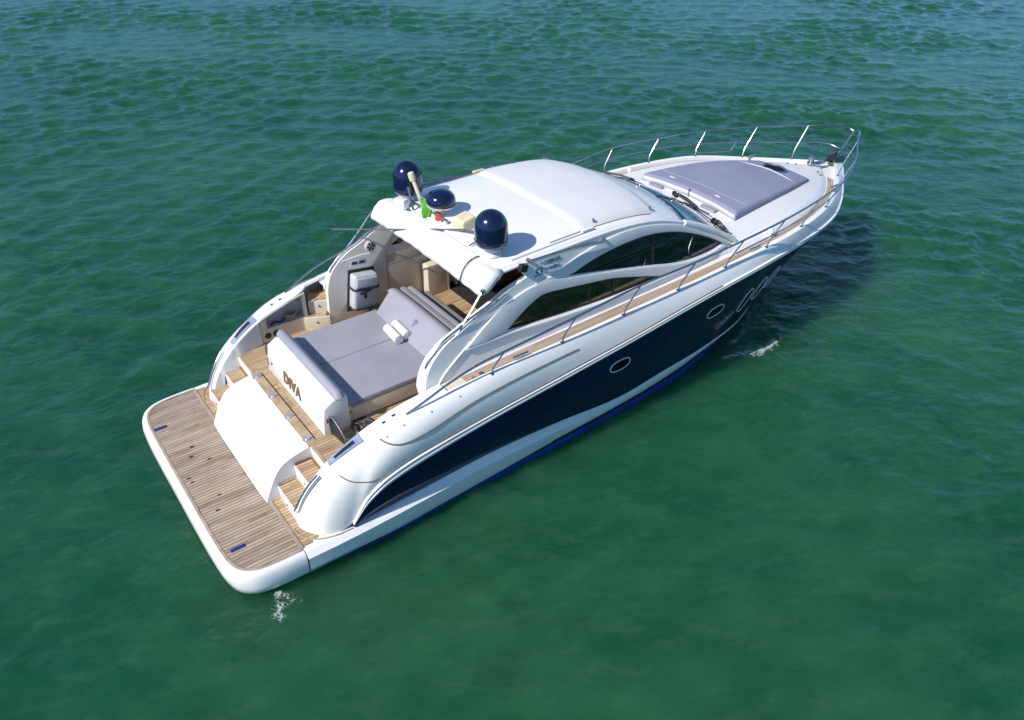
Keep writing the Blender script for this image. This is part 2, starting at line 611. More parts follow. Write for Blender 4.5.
F = [(2.07, 2.165, .52), (2.3, 2.20, .80), (2.6, 2.22, .985), (3.1, 2.23, 1.12), (4.2, 2.24, 1.29), (5.6, 2.25, 1.44), (6.9, 2.25, 1.57), (8.1, 2.245, 1.71), (9.1, 2.235, 1.81),
     (10.15, 2.185, 1.87), (11.4, 2.02, 1.87), (12.6, 1.73, 1.865), (13.5, 1.29, 1.86), (14.4, .70, 1.84), (15.42, 0, 1.79)]
EE = [(2.06, 2.15, .475), (2.3, 2.145, .48), (2.7, 2.13, .485), (3.3, 2.14, .52), (4.35, 2.14, .57), (5.6, 2.13, .52), (6.9, 2.105, .40), (7.9, 2.08, .47), (8.95, 2.03, .53),
      (10.05, 1.87, .60), (11.2, 1.40, .66), (12.3, .86, .74), (13.0, .48, .81), (13.5, .23, .87), (13.85, 0, .92)]
BO = [(2.0, 2.21, .05), (2.3, 2.205, .05), (2.7, 2.19, .055), (3.3, 2.17, .07), (4.3, 2.14, .10), (5.5, 2.12, .16), (6.75, 2.095, .19), (7.75, 2.06, .235), (8.65, 1.98, .30),
      (10.0, 1.69, .36), (11.15, 1.22, .41), (12.15, .72, .47), (12.8, .39, .50), (13.25, .17, .53), (13.55, 0, .55)]
WL = [(2.0, 2.20, 0), (2.3, 2.195, 0), (2.7, 2.185, 0), (3.3, 2.165, 0), (4.3, 2.14, 0), (5.5, 2.11, 0), (6.8, 2.07, 0), (7.8, 2.01, 0), (8.7, 1.90, 0),
      (10.0, 1.54, 0), (11.1, 1.06, 0), (12.0, .62, 0), (12.6, .34, 0), (13.0, .14, 0), (13.25, 0, 0)]
KL = [(x - .1 * (i > 9), y * .88, -.45) for i, (x, y, z) in enumerate(WL)]
RUBH = [.02, .10, .12, .12, .10, .085, .08, .075, .07, .065, .06, .055, .05, .045, .04]
KS = 6


def both_sides(mb):
    r_ = mb.mirror()
    mb.add(r_.v, r_.f)
    return mb


def cur(pts):
    return cr(pts, KS)


def blend(a, b, s):
    return [p.lerp(q, s) for p, q in zip(a, b)]


cF, cE, cB, cW, cK = cur(F), cur(EE), cur(BO), cur(WL), cur(KL)
# navy side: flared forward, slightly full aft
rows = []
for i in range(9):
    s = i / 8
    row = []
    for p, q in zip(cE, cF):
        v = p.lerp(q, s)
        fl = 0.05 * (1 - min(1, max(0, (v.x - 6) / 4))) + 0.05 * min(1, max(0, (v.x - 9) / 3)) * min(1, v.y / .6)
        v.y += fl * 4 * s * (1 - s)
        row.append(v)
    rows.append(row)
NAVY_ROWS = rows
hull_mb = MB().grid(rows)
hull_bvh = BVHTree.FromPolygons([tuple(p) for p in hull_mb.v], hull_mb.f)
both_sides(hull_mb).build('hull_side', M['navy'], Y, smooth=60)
# bottom and boot
both_sides(MB().grid([cK, cW, blend(cW, cB, .72)])).build('hull_bottom', M['blue'], Y, smooth=60)
k1 = blend(cW, cB, .72)
both_sides(MB().grid([k1, cB])).build('boot_stripe', M['black'], Y, smooth=60)
hb = MB()
hb.add([(2.0, -2.17, -.4), (2.0, 2.17, -.4), (2.0, 2.17, .44), (2.0, -2.17, .44)], [(0, 1, 2, 3)])
hb.add([(.75, -2.0, -.4), (.75, 2.0, -.4), (.75, 2.0, .2), (.75, -2.0, .2)], [(0, 1, 2, 3)])
hb.add([(.75, -2.0, -.4), (2.0, -2.17, -.4), (2.0, -2.17, .2), (.75, -2.0, .2)], [(0, 1, 2, 3)])
hb.add([(.75, 2.0, -.4), (2.0, 2.17, -.4), (2.0, 2.17, .2), (.75, 2.0, .2)], [(0, 1, 2, 3)])
hb.build('hull_transom', M['blue'], Y)

# spray rail that grows out of the stern platform
O1 = [(1.37, 2.19, .457), (1.8, 2.20, .462), (2.4, 2.205, .465), (3.3, 2.19, .475), (4.35, 2.165, .48), (5.6, 2.14, .43), (6.9, 2.115, .35), (7.9, 2.09, .43), (8.95, 2.035, .495),
      (10.05, 1.87, .57), (11.2, 1.40, .63), (12.3, .855, .715), (13.0, .48, .785), (13.5, .225, .845), (13.84, 0, .90)]
O2 = [(1.37, 2.275, .395), (1.8, 2.285, .40), (2.4, 2.28, .405), (3.3, 2.25, .415), (4.3, 2.205, .425), (5.6, 2.163, .38), (6.85, 2.118, .305), (7.85, 2.08, .35), (8.9, 2.015, .415),
      (10.03, 1.81, .48), (11.2, 1.34, .54), (12.2, .81, .61), (12.9, .45, .67), (13.4, .20, .72), (13.72, 0, .75)]
O3 = [(1.37, 2.278, .2), (1.8, 2.275, .19), (2.4, 2.26, .18), (3.3, 2.22, .18), (4.3, 2.175, .19), (5.5, 2.14, .215), (6.8, 2.105, .23), (7.8, 2.07, .285), (8.75, 1.995, .345),
      (10.0, 1.74, .41), (11.15, 1.26, .46), (12.15, .75, .53), (12.8, .41, .565), (13.3, .18, .60), (13.6, 0, .62)]
O4 = [(1.37, 2.18, .05)] + [(1.8, 2.18, .05)] + BO[2:]
OI = [(1.37, 2.06, .458), (1.8, 2.10, .462)] + EE[2:]
both_sides(MB().grid([cur(OI), cur(O1), cur(O2), cur(O3), cur(O4)])).build('spray_rail', M['gel'], Y, smooth=28)
# thin dark line above the boot along the fore half
kl = [p + Vector((0, .012, 0)) for p in cur(BO)[KS * 5:KS * 14]]
k2 = [p + Vector((0, .014, .03)) for p in cur(BO)[KS * 5:KS * 14]]
both_sides(MB().grid([kl, k2])).build('waterline_stripe', M['black'], Y)

# rub band between navy and white
rub = []
for off in ((0, 0), (.035, .0), (.04, .35), (.015, .45), (.03, .6), (.035, .9), (0, 1.0)):
    rub.append([p + Vector((0, off[0] * min(1, p.y / .25), off[1] * h_[0])) for p, h_ in zip(cF, cr([(h, 0, 0) for h in RUBH], KS))])
both_sides(MB().grid(rub)).build('rub_rail', M['gel'], Y, smooth=25)

# white topside with the rounded stern quarter
QB = [(1.50, 1.62, .465), (1.49, 1.76, .465), (1.56, 1.93, .465), (1.69, 2.075, .465), (1.87, 2.14, .465)]
QH = [(1.505, 1.665, .60), (1.62, 1.72, .86), (1.80, 1.76, 1.10), (2.02, 1.82, 1.30), (2.25, 1.88, 1.45)]
HH = [(2.49, 1.93, 1.57), (2.75, 1.97, 1.66), (3.05, 2.0, 1.75), (3.6, 2.05, 1.84), (4.5, 2.10, 1.92), (5.7, 2.12, 1.95), (6.9, 2.13, 1.99), (8.1, 2.13, 2.03), (9.1, 2.13, 2.08),
      (10.15, 2.11, 2.14), (11.3, 1.98, 2.15), (12.4, 1.70, 2.13), (13.4, 1.23, 2.03), (14.35, .63, 1.95), (15.2, 0, 1.89)]
TB = QB + [(x, y, z + RUBH[i]) for i, (x, y, z) in enumerate(F)]
TH = QH + HH
cTB, cTH = cur(TB), cur(TH)
rows = []
for i in range(11):
    s = i / 10
    row = []
    for p, q in zip(cTB, cTH):
        g_ = max(0, min(1, (p.x - 3.0) / 3.5))
        c = Vector(((p.x + q.x) / 2, (p.y + .05 * min(1, p.y / .5)) * (1 - g_) + g_ * (p.y * .62 + q.y * .38), p.z + (.80 - .22 * g_) * (q.z - p.z)))
        row.append(p * (1 - s)**2 + c * 2 * s * (1 - s) + q * s * s)
    rows.append(row)
top_mb = MB().grid(rows)
top_bvh = BVHTree.FromPolygons([tuple(p) for p in top_mb.v], top_mb.f)
both_sides(top_mb).build('topside', M['gel'], Y, smooth=60)


def on(bvh, x, z, out=0.0):
    """point on the port skin at (x, z)"""
    hit = bvh.ray_cast(Vector((x, 6, z)), Vector((0, -1, 0)))
    if hit[0] is None:
        n = bvh.find_nearest(Vector((x, 2.1, z)))
        return n[0] + Vector((0, out, 0)), Vector((0, 1, 0))
    nn = hit[1] if hit[1].y > 0 else -hit[1]
    return hit[0] + nn * out, nn


# sealant seams on the topside
for s in SIDES:
    sd_ = [(2.66, 1.60), (2.70, 1.575), (2.78, 1.54), (2.90, 1.515), (3.1, 1.525), (3.38, 1.57), (3.96, 1.685), (4.62, 1.755), (5.3, 1.79), (5.88, 1.81)]
    pts = [on(top_bvh, p.x, p.z, .004)[0] for p in cr([(a, 0, b) for a, b in sd_], 5)]
    sided(MB().tube(pts, .011, 6), s).build('coaming_seam', M['seam'], Y)
    sd_ = [(2.06, 1.26), (2.12, 1.21), (2.2, 1.165), (2.3, 1.14), (2.46, 1.135), (2.62, 1.165), (2.8, 1.205), (3.1, 1.265)]
    pts = [on(top_bvh, p.x, p.z, .003)[0] for p in cr([(a, 0, b) for a, b in sd_], 5)]
    pts += [p + Vector((0, .012, h_[0] + .012)) for p, h_ in list(zip(cF, cr([(h, 0, 0) for h in RUBH], KS)))[KS * 3 + 3:KS * 8]]
    sided(MB().tube(pts, .008, 6), s).build('quarter_seam', M['seam'], Y)

# gunwale cap round the cockpit and the quarters
IN = [(1.52, 1.60, .60), (1.64, 1.63, .86), (1.82, 1.655, 1.10), (2.04, 1.68, 1.30), (2.27, 1.71, 1.45), (2.5, 1.725, 1.57), (2.75, 1.735, 1.66), (3.05, 1.745, 1.75)]
INs = IN + [(3.5, 1.757, 1.825), (3.74, 1.77, 1.86)]
INp = IN + [(3.3, 1.80, 1.80), (3.48, 1.93, 1.825), (4.3, 2.0, 1.905)]
Hs = QH + HH[:3] + [(3.5, 2.042, 1.826), (3.74, 2.06, 1.858)]
Hp = QH + HH[:3] + [(3.3, 2.025, 1.80), (3.5, 2.04, 1.825), (4.3, 2.09, 1.905)]
for s in SIDES:
    inn, out = (INp, Hp) if s > 0 else (INs, Hs)
    ci, co = cr(inn, 5), cr(out, 5)
    m = blend(ci, co, .5)
    m = [p + Vector((0, 0, .012)) for p in m]
    dn = [Vector((p.x, p.y - .012, p.z - .03)) for p in ci]
    zf = lambda x: .465 if x < 1.5 else (.69 if x < 1.78 else (.92 if x < 2.06 else 1.10))
    bt = [Vector((p.x, min(p.y - .02, 1.60 + .12 * max(0, min(1, (p.x - 2.0) / .5))), min(p.z - .04, zf(p.x)))) for p in ci]
    capm = MB().grid([co, m, ci, dn])
    sided(capm, s).build('gunwale_cap', M['gel'], Y, smooth=60)
    lim = [i for i, p in enumerate(ci) if p.x < 2.52]
    sided(MB().grid([[dn[i] for i in lim], [bt[i] for i in lim]]), s).build('quarter_lining', M['gel_grey'], Y, smooth=60)

# ---- swim platform
ol = [(.385, 0), (.385, .9), (.395, 1.5), (.425, 1.82), (.515, 2.04), (.71, 2.185), (1.0, 2.235), (1.36, 2.245)]
half = cr([(a, b, 0) for a, b in ol], 6)
full = [Vector((p.x, -p.y, 0)) for p in half[::-1]][:-1] + half
def inset(d):
    res = []
    for i, p in enumerate(full):
        a, b = full[max(0, i - 1)], full[min(len(full) - 1, i + 1)]
        t_ = (b - a).normalized()
        n_ = Vector((t_.y, -t_.x, 0))
        if n_.x < 0 and abs(p.y) < .5:
            n_ = -n_
        if n_.dot(Vector((1.36, 0, 0)) - p) < 0:
            n_ = -n_
        q = p + n_ * d
        if i in (0, len(full) - 1):
            q.x = 1.36
        res.append(q)
    return res
prof = [(.10, .458), (.065, .462), (.03, .448), (.005, .40), (-.008, .32), (-.005, .22), (.015, .12), (.09, .05), (.4, -.02)]
rows = []
for d, z in prof:
    q = inset(d)
    rows.append([Vector((p.x, p.y, z)) for p in q])
MB().grid(rows).build('platform_rim', M['gel'], Y, smooth=70)
q0 = [Vector((p.x, p.y, .462)) for p in inset(.09)]
q1 = [Vector((p.x, p.y, .466)) for p in inset(.128)]
inn = inset(.134)
MB().grid([q0, q1]).build('platform_margin', M['teak_edge_w'], Y, smooth=60)
tk = MB()
tk.add([Vector((p.x, p.y, .462)) for p in inn], [tuple(range(len(inn)))])
pl_ = tk.build('platform_teak', M['teak_w'], Y)
MB().bx(1.335, 1.385, -2.12, 2.12, .462, .474).build('platform_seam', M['teak_edge_w'], Y, bevel=.003)
MB().bx(1.3, 2.2, -2.14, 2.14, .40, .455).build('platform_bed', M['gel'], Y)
lt = MB().bx(1.39, 1.52, -2.10, 2.10, .450, .4645)
lt.bx(1.52, 1.62, -2.05, -1.0, .450, .4644).bx(1.52, 1.62, 1.0, 2.05, .450, .4644)
lt.build('landing_teak', M['teak_g'], Y)
for s in SIDES:
    sided(MB().tube(cr([(1.40, 1.74, .468), (1.43, 1.90, .468), (1.56, 2.07, .468), (1.80, 2.17, .468), (2.05, 2.19, .468)], 6), .012, 6), s).build('quarter_base_trim', M['teak_edge'], Y)
# blue pads, hatch rings and catches set in the platform
for (x, y) in ((.59, 1.44), (.67, -1.62)):
    MB().box((x + .02, y, .470), (.19, .055, .012)).build('platform_pad', M['bluepad'], Y, bevel=.003)
for (x, y) in ((.86, .72), (.78, .50), (.98, .30), (.60, .06), (.62, -.05), (.84, -.52), (.72, -.8)):
    MB().box((x, y, .469), (.05, .02, .008), rz=random.uniform(-.2, .2)).build('deck_catch', M['black'], Y)

# ---- garage door, the white hump between the stairs
gp = cr([(1.30, 0, .475), (1.38, 0, .66), (1.47, 0, .83), (1.57, 0, .96), (1.68, 0, 1.03), (1.85, 0, 1.08), (2.03, 0, 1.115)], 4)
for nm, y0 in (('garage_door', 1.06),):
    rows = []
    for yy in lin(-1.06, 1.06, 13):
        e = (abs(yy) / 1.06)**6
        rows.append([Vector((p.x + .015 * e, yy, p.z - .012 * e)) for p in gp])
    g = MB().grid(rows)
    for s in SIDES:
        poly = [Vector((p.x + .015, s * 1.06, p.z - .012)) for p in gp] + [Vector((2.06, s * 1.06, 1.10)), Vector((2.06, s * 1.06, .46))]
        g.add(poly, [tuple(range(len(poly)))])
    g.build('garage_door', M['gel'], Y, smooth=40)
MB().bx(2.035, 2.165, -1.06, 1.06, 1.08, 1.1235).build('garage_hinge_plank', M['teak_edge'], Y, bevel=.004)
for y in (.91, .30, -.30, -.91):
    hg = MB().lathe((2.085, y, 1.12), [(.045, 0), (.045, .016), (.03, .026)], 14)
    hg.box((2.085, y, 1.135), (.15, .035, .02))
    hg.build('garage_hinge', M['sky_steel'], Y, bevel=.003)

# ---- stern stairs
for s in SIDES:
    for (x0, x1, z) in ((1.50, 1.80, .69), (1.78, 2.07, .92)):
        st = MB().prism([(x0, 1.065, .45), (x1, 1.065, .45), (x1, 1.065, z - .012), (x0, 1.065, z - .012)],
                        [(x0, 1.66, .45), (x1, 1.70, .45), (x1, 1.70, z - .012), (x0, 1.66, z - .012)])
        stp = sided(st, s).build('stern_step', M['gel'], Y, bevel=.006)
        tr = MB().bx(x0 + .012, x1 - .02, 1.085, 1.63, z - .012, z + .003)
        sided(tr, s).build('tread', M['teak_g'], stp)
        ed = MB().bx(x1 - .045, x1 - .02, 1.085, 1.64, z - .01, z + .02)
        ed.bx(x0 + .012, x1 - .045, 1.075, 1.095, z - .01, z + .02)
        sided(ed, s).build('tread_trim', M['teak_dark'] if z > .8 else M['teak_edge'], stp)
        sided(MB().lathe((x0 - .001, 1.38, z - .12), [(.016, -.004), (.016, .006), (.008, .01)], 10, (-1, 0, 0)), s).build('step_light', M['chrome'], stp)
    rs = MB().bx(2.045, 2.09, 1.065, 1.70, .90, 1.105)
    sided(rs, s).build('upper_riser', M['gel'], Y, bevel=.004)

# ---- cockpit sole
fl = MB()
pts = [(2.09, -1.70), (2.5, -1.74), (3.7, -1.74), (3.7, -1.48), (6.3, -1.48), (6.3, 1.68), (4.78, 1.68), (4.78, 1.56), (3.7, 1.56), (3.7, 1.74), (2.5, 1.74), (2.09, 1.70)]
fl.add([(a, b, 1.12) for a, b in pts], [tuple(range(len(pts)))])
fl.build('cockpit_sole', M['teak_g'], Y)
for s in SIDES:
    sided(MB().bx(2.055, 2.10, 1.062, 1.70, 1.085, 1.125), s).build('sole_nosing', M['teak_edge'], Y, bevel=.004)
MB().bx(2.268, 2.30, -1.0, 1.0, 1.10, 1.1245).build('sole_margin', M['teak_edge'], Y, bevel=.002)
MB().tube([(2.176, -.97, 1.119), (2.176, .97, 1.119)], .008, 6).build('sole_caulking', M['black'], Y)
MB().bx(5.95, 9.7, -1.6, 1.68, 1.06, 1.1265).build('saloon_carpet', M['carpet'], Y)
MB().bx(2.1, 6.3, -1.46, 1.46, 1.0, 1.115).build('sole_underside', M['gel_grey'], Y)

# ---- name bulkhead and sunpad
wp = [(2.305, 1.12), (2.325, 1.35), (2.36, 1.56), (2.50, 1.645), (2.72, 1.645), (2.72, 1.12)]
bw = MB().prism([(a, -1.0, b) for a, b in wp], [(a, 1.0, b) for a, b in wp])
bulk = bw.build('name_bulkhead', M['gel'], Y, bevel=.012)
MB().tube([(2.60, -.985, 1.655), (2.60, -.97, 1.69), (2.60, .97, 1.69), (2.60, .985, 1.655)], .075, 14).build('backrest_roll', M['cush'], Y, smooth=60)


def text_mesh(body, size, loc, rot, name, mat, parent, shear=0.0, ext=.006, align='CENTER', space=1.0, bold=0.0):
    cu = bpy.data.curves.new(name, 'FONT')
    cu.body = body
    cu.size = size
    cu.shear = shear
    cu.extrude = ext
    cu.align_x = align
    cu.space_character = space
    cu.offset = bold
    tmp = bpy.data.objects.new(name + '_src', cu)
    COL.objects.link(tmp)
    dg = bpy.context.evaluated_depsgraph_get()
    dg.update()
    me = bpy.data.meshes.new_from_object(tmp.evaluated_get(dg))
    bpy.data.objects.remove(tmp)
    o = bpy.data.objects.new(name, me)
    COL.objects.link(o)
    me.materials.clear()
    me.materials.append(mat)
    o.parent = parent
    o.matrix_world = Matrix.Translation(loc) @ rot
    return o


def frame(xa, ya):
    xa, ya = Vector(xa).normalized(), Vector(ya).normalized()
    za = xa.cross(ya)
    return Matrix(((xa.x, ya.x, za.x, 0), (xa.y, ya.y, za.y, 0), (xa.z, ya.z, za.z, 0), (0, 0, 0, 1)))


text_mesh('DIVA', .245, (2.316, .06, 1.28), frame((0, -1, 0), (.08, 0, 1)), 'name_lettering', M['gold'], bulk, ext=.012, space=1.12, bold=.006)
hd = MB().tube([(2.300, .86, 1.42), (2.285, .86, 1.41), (2.275, .86, 1.31), (2.29, .86, 1.30)], .008, 6)
hd.box((2.305, .80, 1.345), (.012, .03, .03))
hd.build('locker_handle', M['gold'], bulk)

pb = MB().bx(2.72, 4.20, -.93, 1.05, 1.122, 1.38)
pb.build('sunpad_base', M['cream'], Y, bevel=.02)
for (y0, y1) in ((-.96, .138), (.146, 1.09)):
    c = MB().bx(2.70, 4.28, y0, y1, 1.37, 1.475)
    c.build('sunpad_cushion', M['cush'], Y, bevel=.025, seg=4)
MB().tube([(2.70, -.962, 1.435), (4.22, -.962, 1.435)], .009, 6).build('sunpad_piping', M['piping'], Y)
MB().bx(2.71, 2.76, -1.0, -.94, 1.33, 1.45).build('sunpad_bracket', M['chrome'], Y, bevel=.005)
# backrest between sunpad and forward seat
bp_ = cr([(4.17, 0, 1.44), (4.27, 0, 1.55), (4.42, 0, 1.72), (4.50, 0, 1.805), (4.57, 0, 1.835), (4.66, 0, 1.80), (4.70, 0, 1.72), (4.70, 0, 1.3)], 4)
m = MB()
rows = []
for yy in (-.985, -.97, -.94, -.5, 0, .5, .97, 1.0, 1.015):
    e = max(0, (abs(yy - .015) - .93) / .07)
    rows.append([Vector((p.x + .03 * e * (1 if p.x < 4.5 else -1), yy, p.z - .03 * e)) for p in bp_])
m.grid(rows)
for rr_ in (rows[0], rows[-1]):
    m.add(rr_ + [Vector((4.2, rr_[0].y, 1.3))], [tuple(range(len(rr_) + 1))])
m.build('sunpad_backrest', M['cush'], Y, smooth=50)
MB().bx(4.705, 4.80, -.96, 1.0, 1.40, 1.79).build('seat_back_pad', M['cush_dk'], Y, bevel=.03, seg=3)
MB().bx(4.805, 4.93, -.93, .98, 1.35, 1.765).build('seat_back_roll', M['cush'], Y, bevel=.045, seg=4)
MB().bx(4.93, 5.00, -.9, .96, 1.35, 1.55).build('seat_gap_shade', M['black'], Y)  # black bar standing in for the shade between seat back and cushion
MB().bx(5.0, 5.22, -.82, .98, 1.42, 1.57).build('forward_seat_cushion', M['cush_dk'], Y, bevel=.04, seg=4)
MB().bx(4.70, 5.18, -.85, .95, 1.122, 1.42).build('forward_seat_base', M['cream'], Y, bevel=.01)

# ---- side linings in the aft cockpit
for s in SIDES:
    lx = lin(2.5, 3.34 if s > 0 else 3.7, 2)
    fm = lambda a, b, d, s=s: Vector((a, s * (1.735 + d), b))
    panel([(2.48, 1.11), (lx[1], 1.11), (lx[1], 1.80 if s > 0 else 1.83), (3.05, 1.735), (2.75, 1.645), (2.52, 1.56)], [[(2.62, 1.36), (3.29, 1.36), (3.29, 1.76), (3.05, 1.70), (2.75, 1.61), (2.62, 1.55)]], fm, .02, 'cockpit_lining', M['cream'], Y)
    fm2 = lambda a, b, d, s=s: Vector((a, s * (1.92 + d), b))
    lk = MB().bx(2.62, 3.3, 1.756, 1.93, 1.33, 1.357).bx(2.62, 3.3, 1.92, 1.93, 1.36, 1.60).bx(2.61, 2.64, 1.756, 1.92, 1.36, 1.56).bx(3.28, 3.31, 1.756, 1.92, 1.36, 1.70)
    sided(lk, s).build('shelf_locker', M['recess'], Y)
    for x in (2.62, 2.76):
        sided(MB().lathe((x, 1.734, 1.24), [(.05, -.01), (.055, .0), (.05, .012), (.04, .006)], 18, (0, -1, 0)), s).build('speaker', M['black'], Y)
    gt = MB().tube(cr([(2.40, 1.02, 1.12), (2.40, 1.02, 1.42), (2.42, 1.10, 1.46), (2.44, 1.38, 1.30), (2.44, 1.42, 1.12)], 4), .014, 8)
    gate = sided(gt, s).build('stern_gate', M['chrome'], Y)
    gp_ = MB().prism([(2.405, 1.03, 1.14), (2.405, 1.03, 1.43), (2.44, 1.37, 1.29), (2.44, 1.41, 1.14)], [(2.412, 1.03, 1.14), (2.412, 1.03, 1.43), (2.447, 1.37, 1.29), (2.447, 1.41, 1.14)])
    sided(gp_, s).build('gate_glass', M['glass_c'], gate)
    sided(MB().bx(2.36, 2.42, 1.0, 1.02, 1.33, 1.40), s).build('gate_latch', M['gold'], gate, bevel=.004)
    # fairlead plate on the quarter, its slot, the chrome strip below and the two scuppers
    a = cr([(2.03, 1.70, 1.312), (2.25, 1.728, 1.462), (2.49, 1.745, 1.585)], 5)
    b = cr([(2.01, 1.80, 1.312), (2.23, 1.865, 1.466), (2.475, 1.92, 1.587)], 5)
    fp = sided(MB().grid([a, blend(a, b, .5), b]), s).build('fairlead_plate', M['sky_steel'], Y)
    a2 = [p.lerp(q, .30) + Vector((0, 0, .012)) for p, q in zip(a, b)][2:-2]
    b2 = [p.lerp(q, .72) + Vector((0, 0, .012)) for p, q in zip(a, b)][2:-2]
    sided(MB().grid([a2, b2]), s).build('fairlead_slot', M['black'], fp)
    hp = cr([(1.50, 1.68, .69), (1.60, 1.705, .87), (1.73, 1.735, 1.06), (1.86, 1.77, 1.20)], 5)
    hn = sided(MB().tube([p + Vector((-.015, 0, .02)) for p in hp], .014, 8), s).build('quarter_handrail', M['chrome'], Y)
    sided(MB().tube([p + Vector((.012, .045, .004)) for p in hp], .009, 6), s).build('handrail_seat', M['greyseam'], hn)
    for x in (2.83, 2.98):
        hz = tab([(p[0], p[2]) for p in HH])(x)[0]
        sided(MB().box((x, 1.87, hz + .012), (.075, .03, .008)), s).build('gunwale_slot', M['bluepad'], Y)
# port quarter socket panel
sk = MB().box((2.05, 1.668, 1.08), (.17, .012, .15))
skt = sk.build('socket_panel', M['tan'], Y, bevel=.004)
for dx, dz in ((-.045, .03), (.04, .035), (-.03, -.03), (.045, -.03)):
    MB().lathe((2.05 + dx, 1.66, 1.08 + dz), [(.02, 0), (.02, .008), (.012, .01)], 12, (0, -1, 0)).build('socket', M['black'], skt)

# ---- port steps from the cockpit up to the side deck
for (x, y, z, w, d, rz) in ((3.46, 1.72, 1.36, .42, .36, -.45), (3.56, 1.80, 1.60, .36, .34, -.45), (3.86, 1.86, 1.80, .3, .34, -.25)):
    b_ = MB().box((x + .06, y + .06, (1.1 + z) / 2 - .012), (w, d, z - 1.1 - .0), rz=rz)
    stp = b_.build('cockpit_step', M['cream'], Y, bevel=.008)
    MB().box((x + .06, y + .06, z - .008), (w - .05, d - .06, .008), rz=rz).build('tread', M['teak_g'], stp)
    tv = Matrix.Rotation(rz, 3, 'Z')
    tr = MB()
    p0 = Vector((x + .06, y + .06, 0))
    for (cx, cy, sx, sy) in ((0, d / 2 - .04, w - .05, .03), (w / 2 - .04, 0, .03, d - .06)):
        q = p0 + tv @ Vector((cx, cy, 0))
        tr.box((q.x, q.y, z + .005), (sx, sy, .03), rz=rz)
    tr.build('tread_trim', M['teak_dark'], stp)
    q = p0 + tv @ Vector((0, -d / 2 - .002, 0))
    MB().lathe((q.x, q.y, z - .11), [(.02, 0), (.02, .008), (.01, .012)], 12, tuple(tv @ Vector((0, -1, 0)))).build('step_light', M['chrome'], stp)

# ---- side decks, bulwark cap, foredeck
fH = tab([(p[0], p[1], p[2]) for p in HH])
fIN = tab([(3.6, 1.78), (4.6, 1.77), (6.7, 1.765), (8.4, 1.79), (9.5, 1.815), (10.5, 1.80), (11.3, 1.68), (12.0, 1.53), (13.06, 1.14), (13.82, .70), (14.3, .32), (14.6, .02), (15.2, .0)])
fT = tab([(9.3, 1.70, 2.17), (9.75, 1.68, 2.19), (10.6, 1.64, 2.21), (11.3, 1.53, 2.215), (12.0, 1.37, 2.195), (13.06, 1.0, 2.09), (13.82, .57, 2.0), (14.3, .22, 1.95), (14.55, .0, 1.93)])
xs = lin(3.7, 15.12, 90)
ra, rb, rc, rd, rt0, rt1 = [], [], [], [], [], []
uv0, uv1 = [], []
L = 0
for i, x in enumerate(xs):
    y, z = fH(x)
    yi = min(fIN(x)[0], max(0, y - .13))
    w = min(.10, y * .45)
    ra.append(Vector((x, y, z)))
    rb.append(Vector((x, y - w * .45, z + .012)))
    rc.append(Vector((x, y - w, z - .004)))
    rd.append(Vector((x, y - w - .012, z - .065)))
    rt0.append(Vector((x, yi, z - .065)))
for s in SIDES:
    sided(MB().grid([ra, rb, rc, rd]), s).build('toe_rail', M['gel'], Y, smooth=60)
    rin = [Vector((p.x, max(0, p.y - .14 * max(0, min(1, (10.4 - p.x) / .5))), p.z)) for p in rt0]
    sided(MB().grid([rd, rt0, rin]), s).build('side_deck', M['gel_deck'], Y, smooth=60)
    a, b, ua, ub = [], [], [], []
    for p, q in zip(rd, rt0):
        if p.x > 14.35 or p.x < 3.76:
            continue
        o_ = p.lerp(q, .06)
        n_ = p.lerp(q, .94)
        if p.x > 12.5:
            n_ = p.lerp(q, .94 - .2 * min(1, (p.x - 12.5)))
        wv = (o_ - n_).length
        a.append(o_ + Vector((0, 0, .004)))
        b.append(n_ + Vector((0, 0, .004)))
        ua.append((p.x, 0.0))
        ub.append((p.x, wv))
    sided(MB().grid([a, b], [ua, ub]), s).build('side_deck_teak', M['teak_s'], Y)
    # aft end of the side deck
    e = MB().bx(3.70, 4.3, 1.50, 2.0, 1.45, 1.83)
    if s < 0:
        sided(e, s).build('deck_step', M['cream'], Y, bevel=.01)
# cabin coaming round the foredeck and the deck over it
xs = lin(9.35, 14.55, 50)
k0, k1 = [], []
for x in xs:
    z = fH(x)[1] - .07
    y = min(fIN(x)[0], max(0, fH(x)[0] - .13))
    if x < 10.2:
        y = 1.725 + (y - 1.725) * max(0, (x - 9.35) / .85)
    yt, zt = fT(x)
    k0.append(Vector((x, y, z)))
    k1.append(Vector((x, min(yt, y), zt)))
for s in SIDES:
    mids = [p.lerp(q, .75) + Vector((0, .02 * min(1, p.y), .015)) for p, q in zip(k0, k1)]
    sided(MB().grid([k0, mids, k1]), s).build('foredeck_coaming', M['gel'], Y, smooth=60)
rows = []


def deckz(x, y):
    yt, zt = fT(x)
    q = min(1, abs(y) / max(.05, yt))
    return zt + .075 * min(1, yt) * (1 - q * q)


for sgn in lin(-1, 1, 17):
    rows.append([Vector((x, sgn * min(fT(x)[0], fIN(x)[0]), deckz(x, sgn * fT(x)[0]))) for x in xs])
MB().grid(rows).build('foredeck', M['gel_deck'], Y, smooth=60)


# ---- house sides (two window openings each side)
def hy(z):
    return 1.72 - (z - 2.0) * .15


